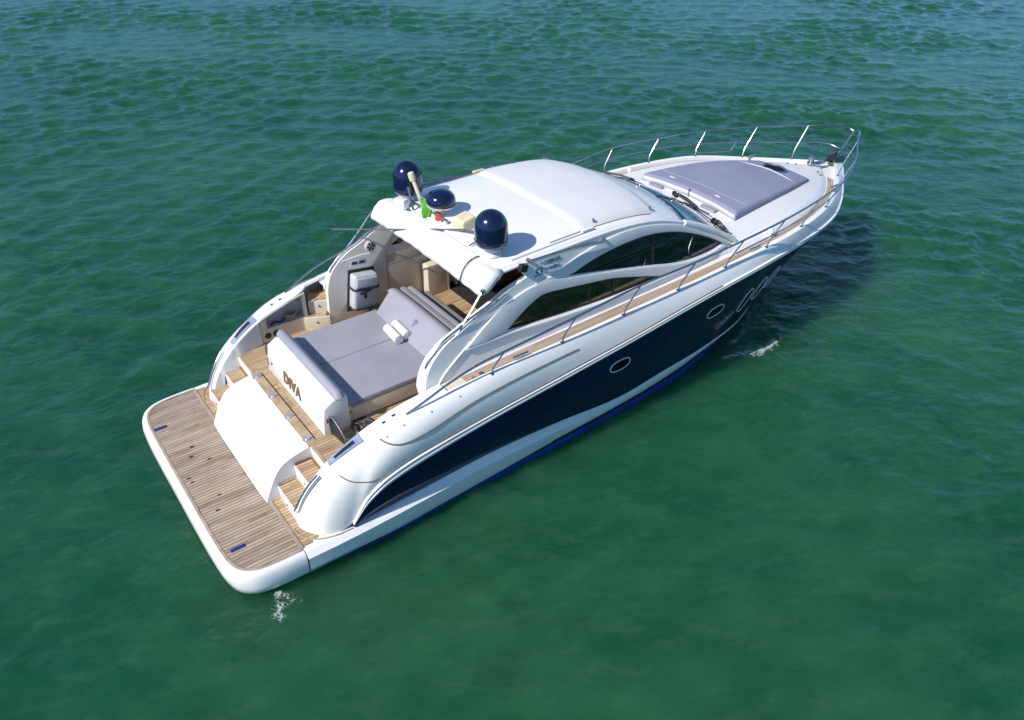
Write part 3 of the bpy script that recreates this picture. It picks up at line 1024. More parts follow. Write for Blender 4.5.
TOPC = [(9.80, 2.16), (9.46, 2.37), (9.14, 2.56), (8.80, 2.74), (8.45, 2.90), (8.07, 3.02), (7.68, 3.095), (7.26, 3.135), (6.65, 3.145), (6.0, 3.135), (5.55, 3.12), (5.30, 3.10)]
WINGE = [(5.29, 3.01), (5.38, 2.90), (5.0, 2.79), (4.84, 2.715), (4.51, 2.585), (4.21, 2.46), (3.99, 2.375), (3.85, 2.29), (3.71, 2.17), (3.62, 2.05), (3.56, 1.90), (3.53, 1.76)]
BOT = [(3.56, 1.66), (4.5, 1.82), (6.0, 1.86), (8.0, 1.93), (9.3, 2.0), (10.0, 2.06)]


def smooth2(pts, k=4):
    return [(p.x, p.z) for p in cr([(a, 0, b) for a, b in pts], k)]


W1T = [(6.12, 2.69), (6.50, 2.79), (6.90, 2.855), (7.25, 2.88), (7.70, 2.88), (8.06, 2.83), (8.40, 2.75), (8.77, 2.62), (9.15, 2.45), (9.49, 2.26)]
W1B = [(9.49, 2.26), (9.24, 2.21), (8.95, 2.19), (8.60, 2.205), (8.23, 2.26), (7.88, 2.34), (7.37, 2.45), (6.88, 2.55), (6.49, 2.625), (6.12, 2.69)]
W2T = [(4.93, 2.23), (5.17, 2.38), (5.41, 2.50), (5.63, 2.565), (6.0, 2.53), (6.35, 2.485), (6.73, 2.435), (6.98, 2.395), (7.29, 2.32), (7.67, 2.215), (8.02, 2.11)]
W2B = [(8.02, 2.11), (7.81, 2.105), (7.36, 2.10), (7.03, 2.10), (6.71, 2.105), (5.97, 2.14), (5.62, 2.165), (5.27, 2.19), (4.93, 2.23)]
w1 = smooth2(W1T)[:-1] + smooth2(W1B)[:-1]
w2 = smooth2(W2T)[:-1] + smooth2(W2B)[:-1]
def wing_edge(s):
    e = WINGE[:2] + smooth2(WINGE[1:])[1:]
    if s > 0:
        e = [(x + .15 * max(0, min(1, (2.78 - z) / .35)), z) for x, z in e]
    return e


def house_outline(s):
    return smooth2(TOPC[:11])[:] + [TOPC[11]] + wing_edge(s) + (BOT if s < 0 else [(3.72, 1.66)] + BOT[1:])



def offs(poly, d):
    n = len(poly)
    ar = sum(poly[i][0] * poly[(i + 1) % n][1] - poly[(i + 1) % n][0] * poly[i][1] for i in range(n))
    sg = 1 if ar > 0 else -1
    res = []
    for i in range(n):
        a, b, c = Vector(poly[i - 1]), Vector(poly[i]), Vector(poly[(i + 1) % n])
        t1, t2 = (b - a), (c - b)
        if t1.length < 1e-6 or t2.length < 1e-6:
            res.append(poly[i])
            continue
        t_ = (t1.normalized() + t2.normalized())
        t_ = t_.normalized() if t_.length > .1 else t1.normalized()
        nn = Vector((t_.y, -t_.x)) * sg
        res.append((b.x + nn.x * d, b.y + nn.y * d))
    return res


LB_LOW = [(3.72, 1.78), (3.83, 1.92), (4.05, 2.08), (4.27, 2.22), (4.34, 2.27)]
LB_OUT = smooth2([(4.26, 2.215), (4.58, 2.43), (4.88, 2.60), (5.18, 2.695), (5.44, 2.745), (5.78, 2.745), (6.10, 2.68)])
LB_IN = [(4.57, 2.20), (4.90, 2.205)]
UB_OUT = [(5.50, 2.765), (5.79, 2.80), (6.05, 2.87), (6.34, 2.955), (6.64, 3.015), (6.96, 3.06), (7.26, 3.075), (7.68, 3.045), (8.07, 2.965), (8.45, 2.85), (8.92, 2.625), (9.41, 2.355), (9.79, 2.13)]
for s in SIDES:
    def fm(a, b, d, s=s):
        return Vector((a, s * (hy(b) + d), b))
    hs = panel(house_outline(s), [w1, w2], fm, -.05, 'house_side', M['gel'], Y)
    # raised arch bands, their crisp top edges catch the sun
    lower = LB_OUT + [(p[0], p[1] - .012) for p in smooth2(W1B)[::-1]][1:-1] + [(9.56, 2.21), (9.3, 2.12), (8.6, 2.11), (8.1, 2.125)]
    lower += [(p[0], p[1] + .012) for p in smooth2(W2T)[::-1]][2:-1] + [(4.91, 2.24)] + LB_IN[::-1][1:]
    panel(lower, [], lambda a, b, d, s=s: Vector((a, s * (hy(b) + d), b)), .035, 'window_arch', M['gel_grey'], hs, bevel=.008)
    upper = smooth2(UB_OUT) + [(p[0], p[1] + .012) for p in smooth2(W1T)[::-1]][1:-1] + [(6.08, 2.715)]
    panel(upper, [], lambda a, b, d, s=s: Vector((a, s * (hy(b) + d), b)), .03, 'window_arch', M['gel_grey'], hs, bevel=.008)
    MB().tube([fm(a, b, .004) for a, b in smooth2(LB_LOW)], .016, 8).build('wing_crease', M['gel'], hs) if s < 0 else None
    sill = MB().tube([fm(a, b, .012) for a, b in [(4.24, 2.19), (4.6, 2.18), (4.95, 2.18)] + [(q[0], q[1] - .03) for q in W2B[::-1][1:]] + [(8.3, 2.085), (8.9, 2.10)]], .02, 8)
    sill.build('window_sill', M['gel'], hs)
    wa = panel(offs(w1, -.004), [], lambda a, b, d, s=s: Vector((a, s * (hy(b) - .02 + d), b)), -.008, 'side_window', M['glass_u'], Y)
    fr = panel(offs(w1, .012), [offs(w1, -.028)], lambda a, b, d, s=s: Vector((a, s * (hy(b) - .008 + d), b)), -.02, 'window_frame', M['black'], wa)
    wb = panel(offs(w2, -.004), [], lambda a, b, d, s=s: Vector((a, s * (hy(b) - .02 + d), b)), -.008, 'side_window', M['glass'], Y)
    fr = panel(offs(w2, .012), [offs(w2[1:-1], -.022)], lambda a, b, d, s=s: Vector((a, s * (hy(b) - .008 + d), b)), -.02, 'window_frame', M['black'], wb)
    for (par, x, z0, z1) in ((wa, 7.86, 2.36, 2.85), (wb, 7.0, 2.11, 2.38)):
        MB().prism([fm(x - .018, z0, -.009), fm(x + .018, z0, -.009), fm(x + .018, z1, -.009), fm(x - .018, z1, -.009)],
                   [fm(x - .018, z0, -.03), fm(x + .018, z0, -.03), fm(x + .018, z1, -.03), fm(x - .018, z1, -.03)]).build('mullion', M['black'], par)
    # wing block behind the side plate, its inner face lines the cockpit
    wz = [(5.28, 3.02)] + wing_edge(s)[1:]
    wg = wz + [(3.64, 1.10), (4.75, 1.10), (4.80, 2.18), (5.08, 2.46), (5.5, 2.70), (5.5, 3.04)]
    yin = 1.575 if s > 0 else 1.50
    a = [Vector((p[0], s * yin, p[1])) for p in wg]
    b = [Vector((p[0], s * max(yin + .06, min(yin + .11, hy(p[1]) - .002) if s > 0 else hy(p[1]) - .002), p[1])) for p in wg]
    MB().prism(a, b).build('cockpit_wing', M['gel'] if s < 0 else M['gel_warm'], Y, bevel=.012)
    hr = [(4.98, 2.77), (4.72, 2.65), (4.42, 2.55), (4.18, 2.44), (3.98, 2.355), (3.83, 2.25), (3.72, 2.13), (3.66, 2.03)]
    hr3 = [Vector((x - .03 + (.15 * max(0, min(1, (2.78 - z) / .35)) if s > 0 else 0), s * 1.62, z + .05)) for x, z in smooth2(hr)]
    hnd = MB().tube(hr3, .016, 8)
    for i in (2, 14, len(hr3) - 2):
        hnd.tube([hr3[i], hr3[i] + Vector((.035, 0, -.06))], .012, 6)
    hnd.build('wing_handrail', M['chrome'], Y)
    MB().tube([p + Vector((.03, s * .035, -.05)) for p in hr3], .008, 6).build('wing_seam', M['greyseam'], Y)

# ---- hardtop
RE = tab([(4.93, 1.53, 3.08), (5.4, 1.545, 3.115), (6.1, 1.55, 3.14), (6.65, 1.55, 3.15), (7.2, 1.55, 3.14), (7.7, 1.555, 3.095), (8.07, 1.565, 3.02), (8.55, 1.585, 2.87)])
RCZ = tab([(4.93, 3.215), (5.4, 3.245), (6.1, 3.275), (6.65, 3.285), (7.3, 3.28), (8.0, 3.215), (8.55, 3.06), (9.02, 2.85)])


def roofp(tx, q):
    """tx 0..1 aft to front, q -1..1 across"""
    xe = 4.93 + tx * (8.55 - 4.93)
    xc = xe + .47 * max(0, (tx - .35) / .65)**2
    ye, ze = RE(xe)
    zc = RCZ(xc)[0]
    k = abs(q)
    e = k**(4.5 - 2.0 * max(0, (tx - .5) / .5))
    return Vector((xc + (xe - xc) * q * q, ye * q, zc + (ze - zc) * e))


def roofz(x, y):
    best = None
    for i in range(201):
        p0 = roofp(i / 200, 0)
        ye = RE(4.93 + i / 200 * 3.62)[0]
        p = roofp(i / 200, max(-1, min(1, y / ye)))
        if best is None or abs(p.x - x) < abs(best.x - x):
            best = p
    return best.z


rows = [[roofp(i / 40, q) for q in lin(-1, 1, 33)] for i in range(41)]
MB().grid(rows).build('hardtop', M['gel'], Y, smooth=60, solid=.05)
# rounded shoulder joining roof and side
for s in SIDES:
    MB().tube([roofp(i / 30, s) + Vector((0, -s * .012, -.012)) for i in range(31)], .024, 10).build('roof_shoulder', M['gel'], Y, smooth=60)
# sliding roof panel
rows = []
for i in range(31):
    tx = .428 + (.86 - .428) * i / 30
    up = .042 * min(1, i / 2.2) * (1 if i < 29 else .35)
    rows.append([roofp(tx, q * .875) + Vector((0, 0, up * (1 if abs(q) < .985 else .0) + .003)) for q in lin(-1, 1, 41)])
sp_ = MB().grid(rows).build('sunroof_panel', M['gel_deck'], Y, smooth=50)
for s in SIDES:
    MB().tube([roofp(tx, s * .895) + Vector((0, 0, .004)) for tx in lin(.28, .82, 30)], .007, 6).build('sunroof_gasket', M['seam'], Y)
    for tx, q in ((.52, .85), (.83, .84), (.815, .84)):
        if tx == .815 and s < 0:
            continue
        p = roofp(tx, s * q) + Vector((0, 0, .06))
        MB().lathe(p, [(.022, -.02), (.022, .012), (.012, .022)], 10).build('roof_fitting', M['chrome'], Y)
    # grab rail with end bracket
    g0, g1 = Vector((5.42, s * 1.63, 3.16)), Vector((6.80, s * 1.645, 3.065))
    gr = MB().tube([g0 + Vector((-.02, -s * .07, 0)), g0, g0.lerp(g1, .5) + Vector((0, .0, .03)), g1, g1 + Vector((.02, -s * .07, 0))], .027, 8)
    gr_o = gr.build('roof_grab_rail', M['chrome'], Y)
    MB().box((5.30, s * 1.60, 3.08), (.12, .08, .11), ry=.25).build('side_lamp', M['black'], Y, bevel=.01)
    MB().box((6.62, s * 1.42, 3.225), (.22, .06, .03), ry=.0, rz=0).build('roof_track_end', M['tan'] if s > 0 else M['gel'], Y, bevel=.006)
    MB().tube([roofp(tx, s * .925) + Vector((0, 0, .012)) for tx in lin(.08, .44, 12)], .017, 8).build('roof_track', M['chrome'] if s > 0 else M['gel'], Y)

# lettering on the starboard and port side plates
for s in SIDES:
    xa = (1, 0, 0.055) if s < 0 else (-1, 0, -0.055)
    up = (0, -s * .15, 1)
    def P(x, z, s=s):
        return (x, s * (hy(z) + .002), z)
    hs_ = Y
    text_mesh('SUNSEEKER', .085, P(5.77, 2.99), frame(xa, up), 'maker_lettering', M['letter'], hs_, shear=.15, ext=.002)
    text_mesh('53', .16, P(5.575, 2.86), frame(xa, up), 'model_lettering', M['letter'], hs_, shear=.4, ext=.002, space=.9)
    text_mesh('Portofino', .075, P(5.82, 2.90), frame(xa, up), 'model_lettering', M['letter'], hs_, shear=.4, ext=.002)

# windscreen
rows = []
for i in range(9):
    k = i / 8
    rr_ = []
    for q in lin(-1, 1, 25):
        a = Vector((9.03 - .47 * q * q, 1.57 * q, 2.835 + .015 * q * q))
        b = Vector((10.12 - .30 * q * q, 1.66 * q, 2.285 - .085 * q * q))
        p = a.lerp(b, k)
        p.z += .05 * 4 * k * (1 - k)
        rr_.append(p)
    rows.append(rr_)
ws = MB().grid(rows).build('windscreen', M['glass_w'], Y, smooth=60, solid=.012)
for s in SIDES:
    MB().tube([Vector((p.x, p.y, p.z)) for p in [q[0 if s < 0 else -1] for q in rows]], .05, 10).build('windscreen_pillar', M['gel'], ws)
MB().tube([p + Vector((-.03, 0, -.022)) for p in rows[0]], .035, 10).build('windscreen_header', M['gel'], ws)
MB().tube([p + Vector((.01, 0, -.01)) for p in rows[-1]], .012, 8).build('windscreen_gasket', M['black'], ws)
for q in (-.33, .33):
    a = [rw[int(round((q + 1) / 2 * 24))] + Vector((0, 0, .012)) for rw in rows]
    MB().tube(a, .008, 6).build('windscreen_mullion', M['black'], ws)
for (x, y, dy) in ((10.08, 1.15, .75), (10.22, .12, -.85), (9.98, -1.08, -.45)):
    pv = Vector((x, y, deckz(x, y) + .01))
    wp_ = MB().lathe(pv, [(.04, 0), (.04, .05), (.025, .07)], 12)
    for k in (0, .05):
        wp_.tube([pv + Vector((k, 0, .06)), pv + Vector((-.12 + k, dy * .4, .10)), pv + Vector((-.2 + k, dy * .8, .07))], .012, 6)
    wp_.tube([pv + Vector((-.2, dy * .45, .075)), pv + Vector((-.17, dy * 1.15, .05))], .012, 6)
    wp_.box(pv + Vector((0, .05, .05)), (.06, .06, .07))
    wp_.build('windscreen_wiper', M['black'], Y)

# ---- interior seen through the glass and the open aft end
for (x0, x1, y0, y1, z0, z1, mt) in ((6.4, 8.3, -1.45, -.9, 1.12, 1.6, 'cream'), (6.4, 8.3, -1.50, -1.34, 1.6, 1.95, 'cream'), (5.5, 5.9, 1.44, 1.66, 1.122, 1.72, 'cream'),
                                     (6.5, 7.6, 1.0, 1.62, 1.127, 1.9, 'wood'), (8.5, 9.3, -1.3, -.2, 1.12, 2.15, 'black'), (7.7, 8.1, -1.1, -.5, 1.6, 2.2, 'cream'), (9.3, 9.7, -1.5, 1.5, 1.12, 2.15, 'wood'), (6.6, 7.3, -.75, -.15, 1.6, 1.66, 'wood')):
    MB().bx(x0, x1, y0, y1, z0, z1).build('saloon_furniture', M[mt], Y, bevel=.03, seg=3)
MB().bx(6.12, 6.16, 1.5, 1.66, 1.13, 2.9).build('saloon_door_frame', M['gel'], Y)
MB().bx(5.90, 5.94, 1.44, 1.50, 1.12, 2.0).build('galley_post', M['gel'], Y)

for s in SIDES:
    sided(MB().bx(4.70, 6.28, 1.46 if s < 0 else 1.66, 1.49 if s < 0 else 1.685, 1.12, 2.12 if s < 0 else 2.62), s).build('cabin_side_lining', M['cream'], Y, bevel=.02)
# port wing fittings: round speaker, switch plate
fan = MB().lathe((4.53, 1.575, 2.36), [(.10, 0), (.10, .012), (.085, .018)], 28, (0, -1, 0)).build('wing_speaker', M['gel'], Y)
for k in range(6):
    an = k * math.pi / 3
    MB().lathe((4.53 + .052 * math.cos(an), 1.555, 2.36 + .052 * math.sin(an)), [(.021, 0), (.021, .006), (.01, .008)], 10, (0, -1, 0)).build('speaker_port', M['black'], fan)
MB().lathe((4.53, 1.555, 2.36), [(.018, 0), (.018, .006), (.01, .008)], 10, (0, -1, 0)).build('speaker_port', M['black'], fan)
swp = MB().box((4.28, 1.57, 2.14), (.30, .015, .11), ry=.12).build('switch_plate', M['gel'], Y, bevel=.004)
for dx in (-.075, .06):
    MB().box((4.28 + dx, 1.56, 2.14 - dx * .12), (.10, .008, .05), ry=.12).build('switch', M['letter'], swp)
MB().tube([(4.0, 1.575, 2.235), (4.3, 1.573, 2.255), (4.6, 1.575, 2.235)], .012, 6).build('wing_ledge', M['gel'], Y)

# ---- awning cover rolled at the back edge of the hardtop, with its two poles
rows = []
for yy in lin(-1.60, 1.60, 49):
    k = yy / 1.6
    sag = .008 * math.sin(yy * 7) * (1 - k * k) + .006 * math.sin(yy * 23 + 1)
    endt = max(0, (abs(k) - .96) / .04)**2
    cx = 4.80 - .0 * (1 - k * k)
    cz = 3.06 - .04 * k * k
    pr_ = [(.20, .085), (.08, .105), (-.04, .09), (-.14, .02), (-.215, -.10), (-.22, -.165), (-.17, -.195), (-.06, -.13), (.08, -.03), (.20, .02)]
    rows.append([Vector((cx + a * (1 - .45 * endt) + (.4 * sag if a < 0 else 0), yy, cz + (b + sag * (.5 if a < 0 else .1)) * (1 - .3 * endt))) for a, b in pr_])
aw = MB().grid([[q[i] for q in rows] for i in range(10)], close=True)
aw.add(rows[0], [tuple(range(10))])
aw.add(rows[-1], [tuple(range(10))])
awo = aw.build('awning_roll', M['canvas'], Y, smooth=70)
aw_strap = MB().tube(cr([(5.02, -1.05, 3.13), (4.84, -1.08, 3.165), (4.66, -1.1, 3.09), (4.56, -1.12, 2.92), (4.57, -1.13, 2.83)], 4), .008, 6)
aw_strap.build('awning_cord', M['black'], awo)
for s in SIDES:
    MB().tube([(4.62, s * 1.585, 2.93), (4.38, s * 1.61, 2.66), (4.12, s * 1.63, 2.40)], .017, 8).build('awning_pole', M['chrome'], awo)
    MB().lathe((4.62, s * 1.585, 2.93), [(.025, -.03), (.03, 0), (.02, .03)], 10).build('pole_joint', M['chrome'], awo)

# ---- roof gear: radomes, radar, mast light, horn box, aerials
for s in SIDES:
    c = Vector((5.09, s * 1.14, 3.315))
    rd_ = MB()
    pf = [(.19, .0), (.225, .035), (.236, .09), (.236, .275)] + [(.236 * math.cos(a), .275 + .245 * math.sin(a)) for a in lin(.1, 1.52, 14)]
    dm = MB().lathe(c, pf, 40).build('radome', M['dome'], Y, smooth=50)
    bz = roofz(5.09, s * 1.14)
    MB().tube([c + Vector((.2375 * math.cos(a), .2375 * math.sin(a), .10)) for a in lin(0, 2 * math.pi, 41)[:-1]], .005, 6, closed=True).build('radome_seam', M['dome'], dm)
    MB().lathe(Vector((c.x, c.y, bz - .01)), [(.15, 0), (.14, .02), (.11, .035), (.10, c.z - bz + .02)], 24).build('radome_base', M['gel_grey'], dm)
mc = Vector((5.17, .30, 3.37))
bz = roofz(mc.x, mc.y)
pf = [(.05, 0), (.19, .012), (.222, .05), (.228, .09), (.215, .15), (.17, .20), (.10, .235), (.03, .248)]
md = MB().lathe(mc, pf, 40).build('radar_dome', M['dome'], Y, smooth=50)
MB().lathe(mc, [(.19, -.012), (.21, -.004), (.224, .022)], 36).build('radar_pan', M['gel_grey'], md)
MB().bx(mc.x - .05, mc.x + .05, mc.y - .06, mc.y + .06, bz - .02, mc.z).build('radar_post', M['tan'], md, bevel=.01)
hb_ = MB()
hx, hy_, hz = 5.20, -.28, roofz(5.2, -.28)
hb_.prism([(hx - .13, hy_ - .15, hz), (hx + .16, hy_ - .15, hz), (hx + .16, hy_ + .15, hz), (hx - .13, hy_ + .15, hz)],
          [(hx - .10, hy_ - .13, hz + .14), (hx + .12, hy_ - .13, hz + .19), (hx + .12, hy_ + .13, hz + .19), (hx - .10, hy_ + .13, hz + .14)])
hb_.build('horn_box', M['tan'], Y, bevel=.03, seg=3)
mx, my = 5.0, .60
mz = roofz(mx, my)
ml = MB().tube([(mx + .02, my - .08, mz - .02), (mx + .0, my + .02, mz + .2), (mx - .03, my + .18, mz + .5)], [.035, .033, .03], 10)
mlo = ml.build('mast_light', M['tan'], Y)
MB().lathe((mx - .03, my + .18, mz + .5), [(.05, -.06), (.055, 0), (.05, .06), (.03, .075)], 16, (-.1, .3, .9)).build('light_cap', M['tan'], mlo)
MB().tube([(mx - .09, my + .1, mz), (mx - .1, my + .22, mz + .34)], .02, 8).build('aerial_stub', M['chrome'], mlo)
MB().box((mx - .14, my + .30, mz + .06), (.12, .12, .13), rz=.3).build('camera_box', M['gel_grey'], mlo, bevel=.015)
MB().box((mx + .16, my + .02, mz + .12), (.14, .10, .16), rz=.3).build('lamp_box', M['chrome'], mlo, bevel=.015)
rail = MB().tube([(mx, .95, roofz(mx, .95) + .06), (mx + .05, -.05, roofz(mx, 0) + .06)], .018, 8)
rail.tube([(mx, .95, roofz(mx, .95)), (mx, .95, roofz(mx, .95) + .06)], .015, 6).tube([(mx + .05, -.05, roofz(mx, 0)), (mx + .05, -.05, roofz(mx, 0) + .06)], .015, 6)
rail.build('gear_rail', M['chrome'], Y)
ab = roofz(5.05, -.62)
ae = MB().tube([(5.20, -.68, ab), (5.16, -.62, ab + .07), (5.06, -.45, ab + .065), (4.04, 1.92, 2.67)], [.022, .022, .016, .012], 8)
ae.build('whip_aerial', M['aerial'], Y)
MB().tube(cr([(5.18, -.66, ab + .02), (5.02, -.82, ab + .02), (4.9, -.86, ab + .02)], 5), .01, 6).build('aerial_cable', M['black'], Y)

# ---- bow rail
st_x = [(4.42, 2.07), (5.66, 2.085), (6.85, 2.095), (8.02, 2.095), (9.12, 2.09), (10.16, 2.08), (11.29, 1.94), (12.41, 1.655), (13.40, 1.185), (14.36, .59)]
TR = [(3.10, 1.98, 1.765), (3.36, 2.02, 1.88), (3.73, 2.045, 2.03), (4.2, 2.06, 2.15), (4.55, 2.09, 2.21), (5.86, 2.13, 2.335), (7.12, 2.14, 2.44), (8.30, 2.145, 2.46), (9.43, 2.15, 2.52), (10.45, 2.155, 2.605), (11.6, 1.99, 2.61),
      (12.74, 1.72, 2.61), (13.82, 1.22, 2.62), (14.78, .61, 2.62), (15.32, .30, 2.59), (15.56, .12, 2.53), (15.60, 0, 2.49)]
cT = cr(TR, 6)
tubeL = cT + [Vector((p.x, -p.y, p.z)) for p in cT[::-1]][1:]
br = MB().tube(tubeL, .0175, 8).build('bow_rail', M['chrome'], Y)
TOPX = [4.62, 5.86, 7.12, 8.30, 9.43, 10.45, 11.6, 12.74, 13.82, 14.78]


def rail_at(x):
    return min(cT, key=lambda p: abs(p.x - x))


def rail_y(x):
    for a, b in zip(cT, cT[1:]):
        if a.x <= x <= b.x:
            return a.lerp(b, (x - a.x) / max(1e-6, b.x - a.x))
    return cT[-1]


for s in SIDES:
    for (x, y), tx in zip(st_x, TOPX):
        z = fH(x)[1]
        t_ = rail_y(tx)
        b_ = Vector((x, y, z - .01))
        k = b_.lerp(t_, .28) + Vector((-.045, .005, .02))
        sided(MB().tube([b_, k, t_], .0115, 8), s).build('stanchion', M['chrome'], br)
        sided(MB().lathe(b_, [(.035, 0), (.032, .02), (.016, .03)], 12), s).build('stanchion_foot', M['chrome'], br)
# middle rail round the bow with the boarding fold on the port side
mr = []
for x in lin(9.4, 14.8, 28):
    t_ = rail_y(x)
    z0 = fH(min(x, 15))[1]
    yb = fH(min(x - .15, 15.1))[0]
    mr.append(Vector((x - .12, yb * .5 + t_.y * .5, z0 + (t_.z - z0) * .52)))
mr += [Vector((14.95, .42, 2.27)), Vector((15.12, .22, 2.24)), Vector((15.16, .0, 2.2))]
both = mr + [Vector((p.x, -p.y, p.z)) for p in mr[::-1]][1:]
MB().tube(both, .012, 6).build('middle_rail', M['chrome'], br)
MB().tube([(14.98, .0, 1.87), (15.60, 0, 2.49)], .015, 8).build('pulpit_brace', M['chrome'], br)
fold = cr([(12.55, 1.70, 2.33), (12.45, 1.69, 2.25), (12.55, 1.68, 2.17), (13.0, 1.50, 2.15), (13.25, 1.40, 2.16), (13.35, 1.35, 2.34)], 5)
MB().tube(fold, .012, 6).build('rail_fold', M['chrome'], br)

# ---- foredeck sunpad
cp = [(10.46, 1.18), (10.52, 1.02), (11.0, 1.10), (13.0, .66), (13.12, .56)]
def pad(x, q):
    w_ = tab([(10.34, 1.20), (11.0, 1.12), (11.7, 1.02), (12.3, .90), (12.9, .74), (13.3, .63)])(x)[0]
    return w_ * q
rows_t, rows_b = [], []
N_ = 25
for x in [10.36, 10.362, 10.368, 10.38, 10.41, 10.46] + lin(10.7, 13.1, 13) + [13.2, 13.26, 13.285, 13.296, 13.30]:
    e = min(1, (x - 10.36) / .055) if x < 11 else min(1, (13.30 - x) / .045)
    e = math.sqrt(max(0, 1 - (1 - e)**2))
    row, rb_ = [], []
    for q in [-1, -.998, -.99, -.975, -.955] + lin(-.9, .9, 15) + [.955, .975, .99, .998, 1]:
        xa = x - .10 * q * q * max(0, (11 - x) / .5) * 0 + (.08 * (1 - q * q) + .0) * max(0, min(1, (11.2 - x) / .7)) + .0
        k = max(0, (abs(q) - .95) / .05)
        k = math.sqrt(max(0, 1 - k * k))
        yy = pad(x, q)
        th = .145 - .09 * (x - 10.36) / 2.94
        zb = deckz(xa, yy)
        row.append(Vector((xa, yy, zb + .02 + (th - .02) * (.1 + .9 * min(e, 1)) * (.15 + .85 * k))))
        rb_.append(Vector((xa, yy, zb - .002)))
    rows_t.append(row)
    rows_b.append(rb_)
m = MB().grid(rows_t)
edge_t = rows_t[0] + [q[-1] for q in rows_t[1:]] + rows_t[-1][::-1][1:] + [q[0] for q in rows_t[::-1]][1:-1]
edge_b = rows_b[0] + [q[-1] for q in rows_b[1:]] + rows_b[-1][::-1][1:] + [q[0] for q in rows_b[::-1]][1:-1]
m.grid([edge_t + edge_t[:1], edge_b + edge_b[:1]])
bpad = m.build('bow_sunpad', M['cush_bow'], Y, smooth=45)


def padtop(x, y):
    th = .145 - .09 * (x - 10.36) / 2.94
    return deckz(x, y) + th


for (x, mat) in ((12.72, 'gel'), (10.85, 'cush')):
    w_ = pad(x, .93)
    MB().tube([(x - .06 * abs(k) + (.05 if x > 12 else -.05) * (1 - k * k), w_ * k, padtop(x, w_ * k) + .002) for k in lin(-1, 1, 13)], .007, 6).build('pad_stitching', M[mat], bpad)
MB().bx(10.42, 10.45, -.012, .012, 2.28, 2.43).build('pad_split', M['piping'], bpad)
for y in (.62, -.52):
    MB().box((10.62, y, padtop(10.62, y) + .004), (.03, .12, .008)).build('pad_tab', M['gel'], bpad)
for y in (.72, -.62):
    MB().bx(10.26, 10.34, y - .17, y + .17, deckz(10.3, y) - .01, deckz(10.3, y) + .05).build('deck_vent', M['greyseam'], Y, bevel=.01)
ra_, rb2_ = [], []
for q in lin(-.985, .985, 25):
    xa = 10.357 + .08 * (1 - q * q)
    zb = deckz(xa, pad(10.36, q))
    ra_.append(Vector((xa, pad(10.36, q), zb)))
    rb2_.append(Vector((xa, pad(10.36, q), zb + .103)))
MB().grid([ra_, rb2_]).build('pad_edge_band', M['pad_edge'], bpad, solid=.004)
# deck hatch in the pad
hc = Vector((12.95, .0, padtop(12.95, .0)))
hq = MB()
ring = [(hc.x + .17 * math.cos(a) * 1.0, hc.y + .25 * math.sin(a), hc.z + .012) for a in lin(0, 2 * math.pi, 33)[:-1]]
hq.tube(ring, .022, 8, closed=True)
hto = hq.build('deck_hatch', M['chrome'], Y)
MB().add([(p[0], p[1], hc.z + .012) for p in ring], [tuple(range(32))]).build('hatch_glass', M['porthole'], hto)

# ---- anchor gear, deck cleats, nav light
wl = MB().lathe((14.38, .10, 1.985), [(.09, 0), (.09, .04), (.06, .06), (.05, .11), (.075, .13), (.075, .16)], 20)
wl.box((14.55, .02, 1.99), (.32, .12, .05))
wlo = wl.build('windlass', M['chrome'], Y, bevel=.004)
ch = MB()
for i, k in enumerate(lin(0, 1, 12)):
    p = Vector((14.46 + .5 * k, .06 - .06 * k, 2.02 - .06 * k))
    ch.tube([p + Vector((.025 * math.cos(a), .014 * math.sin(a) * (i % 2), .014 * math.sin(a) * ((i + 1) % 2))) for a in lin(0, 2 * math.pi, 9)[:-1]], .006, 5, closed=True)
ch.build('anchor_chain', M['black'], Y)
an = MB().bx(14.92, 15.32, -.05, .05, 1.88, 1.94)
an.bx(14.95, 15.35, .055, .08, 1.88, 2.06).bx(14.95, 15.35, -.08, -.055, 1.88, 2.06)
an.build('bow_roller', M['chrome'], Y, bevel=.01)
ak = MB().tube([(14.75, .02, 1.99), (14.95, .02, 2.03), (15.10, .02, 2.02)], [.02, .025, .03], 8)
ak.prism([(14.92, -.09, 2.05), (15.12, 0, 2.12), (14.92, .1, 2.05), (14.86, .01, 2.0)], [(14.92, -.09, 2.01), (15.14, 0, 2.0), (14.92, .1, 2.01), (14.86, .01, 1.97)])
ak.lathe((15.10, .0, 2.11), [(.03, 0), (.035, .03), (.02, .06)], 10)
ak.build('anchor', M['black'], Y, bevel=.008)
for s in SIDES:
    for (x, dy) in ((9.92, .0), (13.55, .0), (4.95, 0)):
        y, z = fH(x)
        cl = MB()
        cl.tube([(x - .13, y - .09, z + .055), (x - .06, y - .085, z + .06), (x + .06, y - .085, z + .06), (x + .13, y - .09, z + .055)], .017, 8)
        for k in (-.05, .05):
            cl.tube([(x + k, y - .085, z - .06), (x + k, y - .085, z + .06)], .016, 8)
        sided(cl, s).build('mooring_cleat', M['chrome'], Y)
    for (x, y) in ((14.0, .42), (14.1, .28)):
        sided(MB().lathe((x, y, deckz(x, y)), [(.03, 0), (.03, .012), (.015, .02)], 12), s).build('deck_filler', M['chrome'], Y)
# white mushroom lamps by the coaming, starboard and port
for s in SIDES:
    sided(MB().lathe((10.62, 1.80, 2.08), [(.03, 0), (.03, .09), (.05, .10), (.05, .15), (.03, .18)], 14), s).build('deck_lamp', M['gel'], Y)
# filler caps where the starboard side deck starts
for (x, y) in ((4.22, 1.93), (4.36, 1.90), (4.30, 2.0)):
    MB().lathe((x, -y, fH(x)[1] - .062), [(.04, 0), (.04, .01), (.02, .014)], 14).build('deck_filler', M['chrome'], Y)
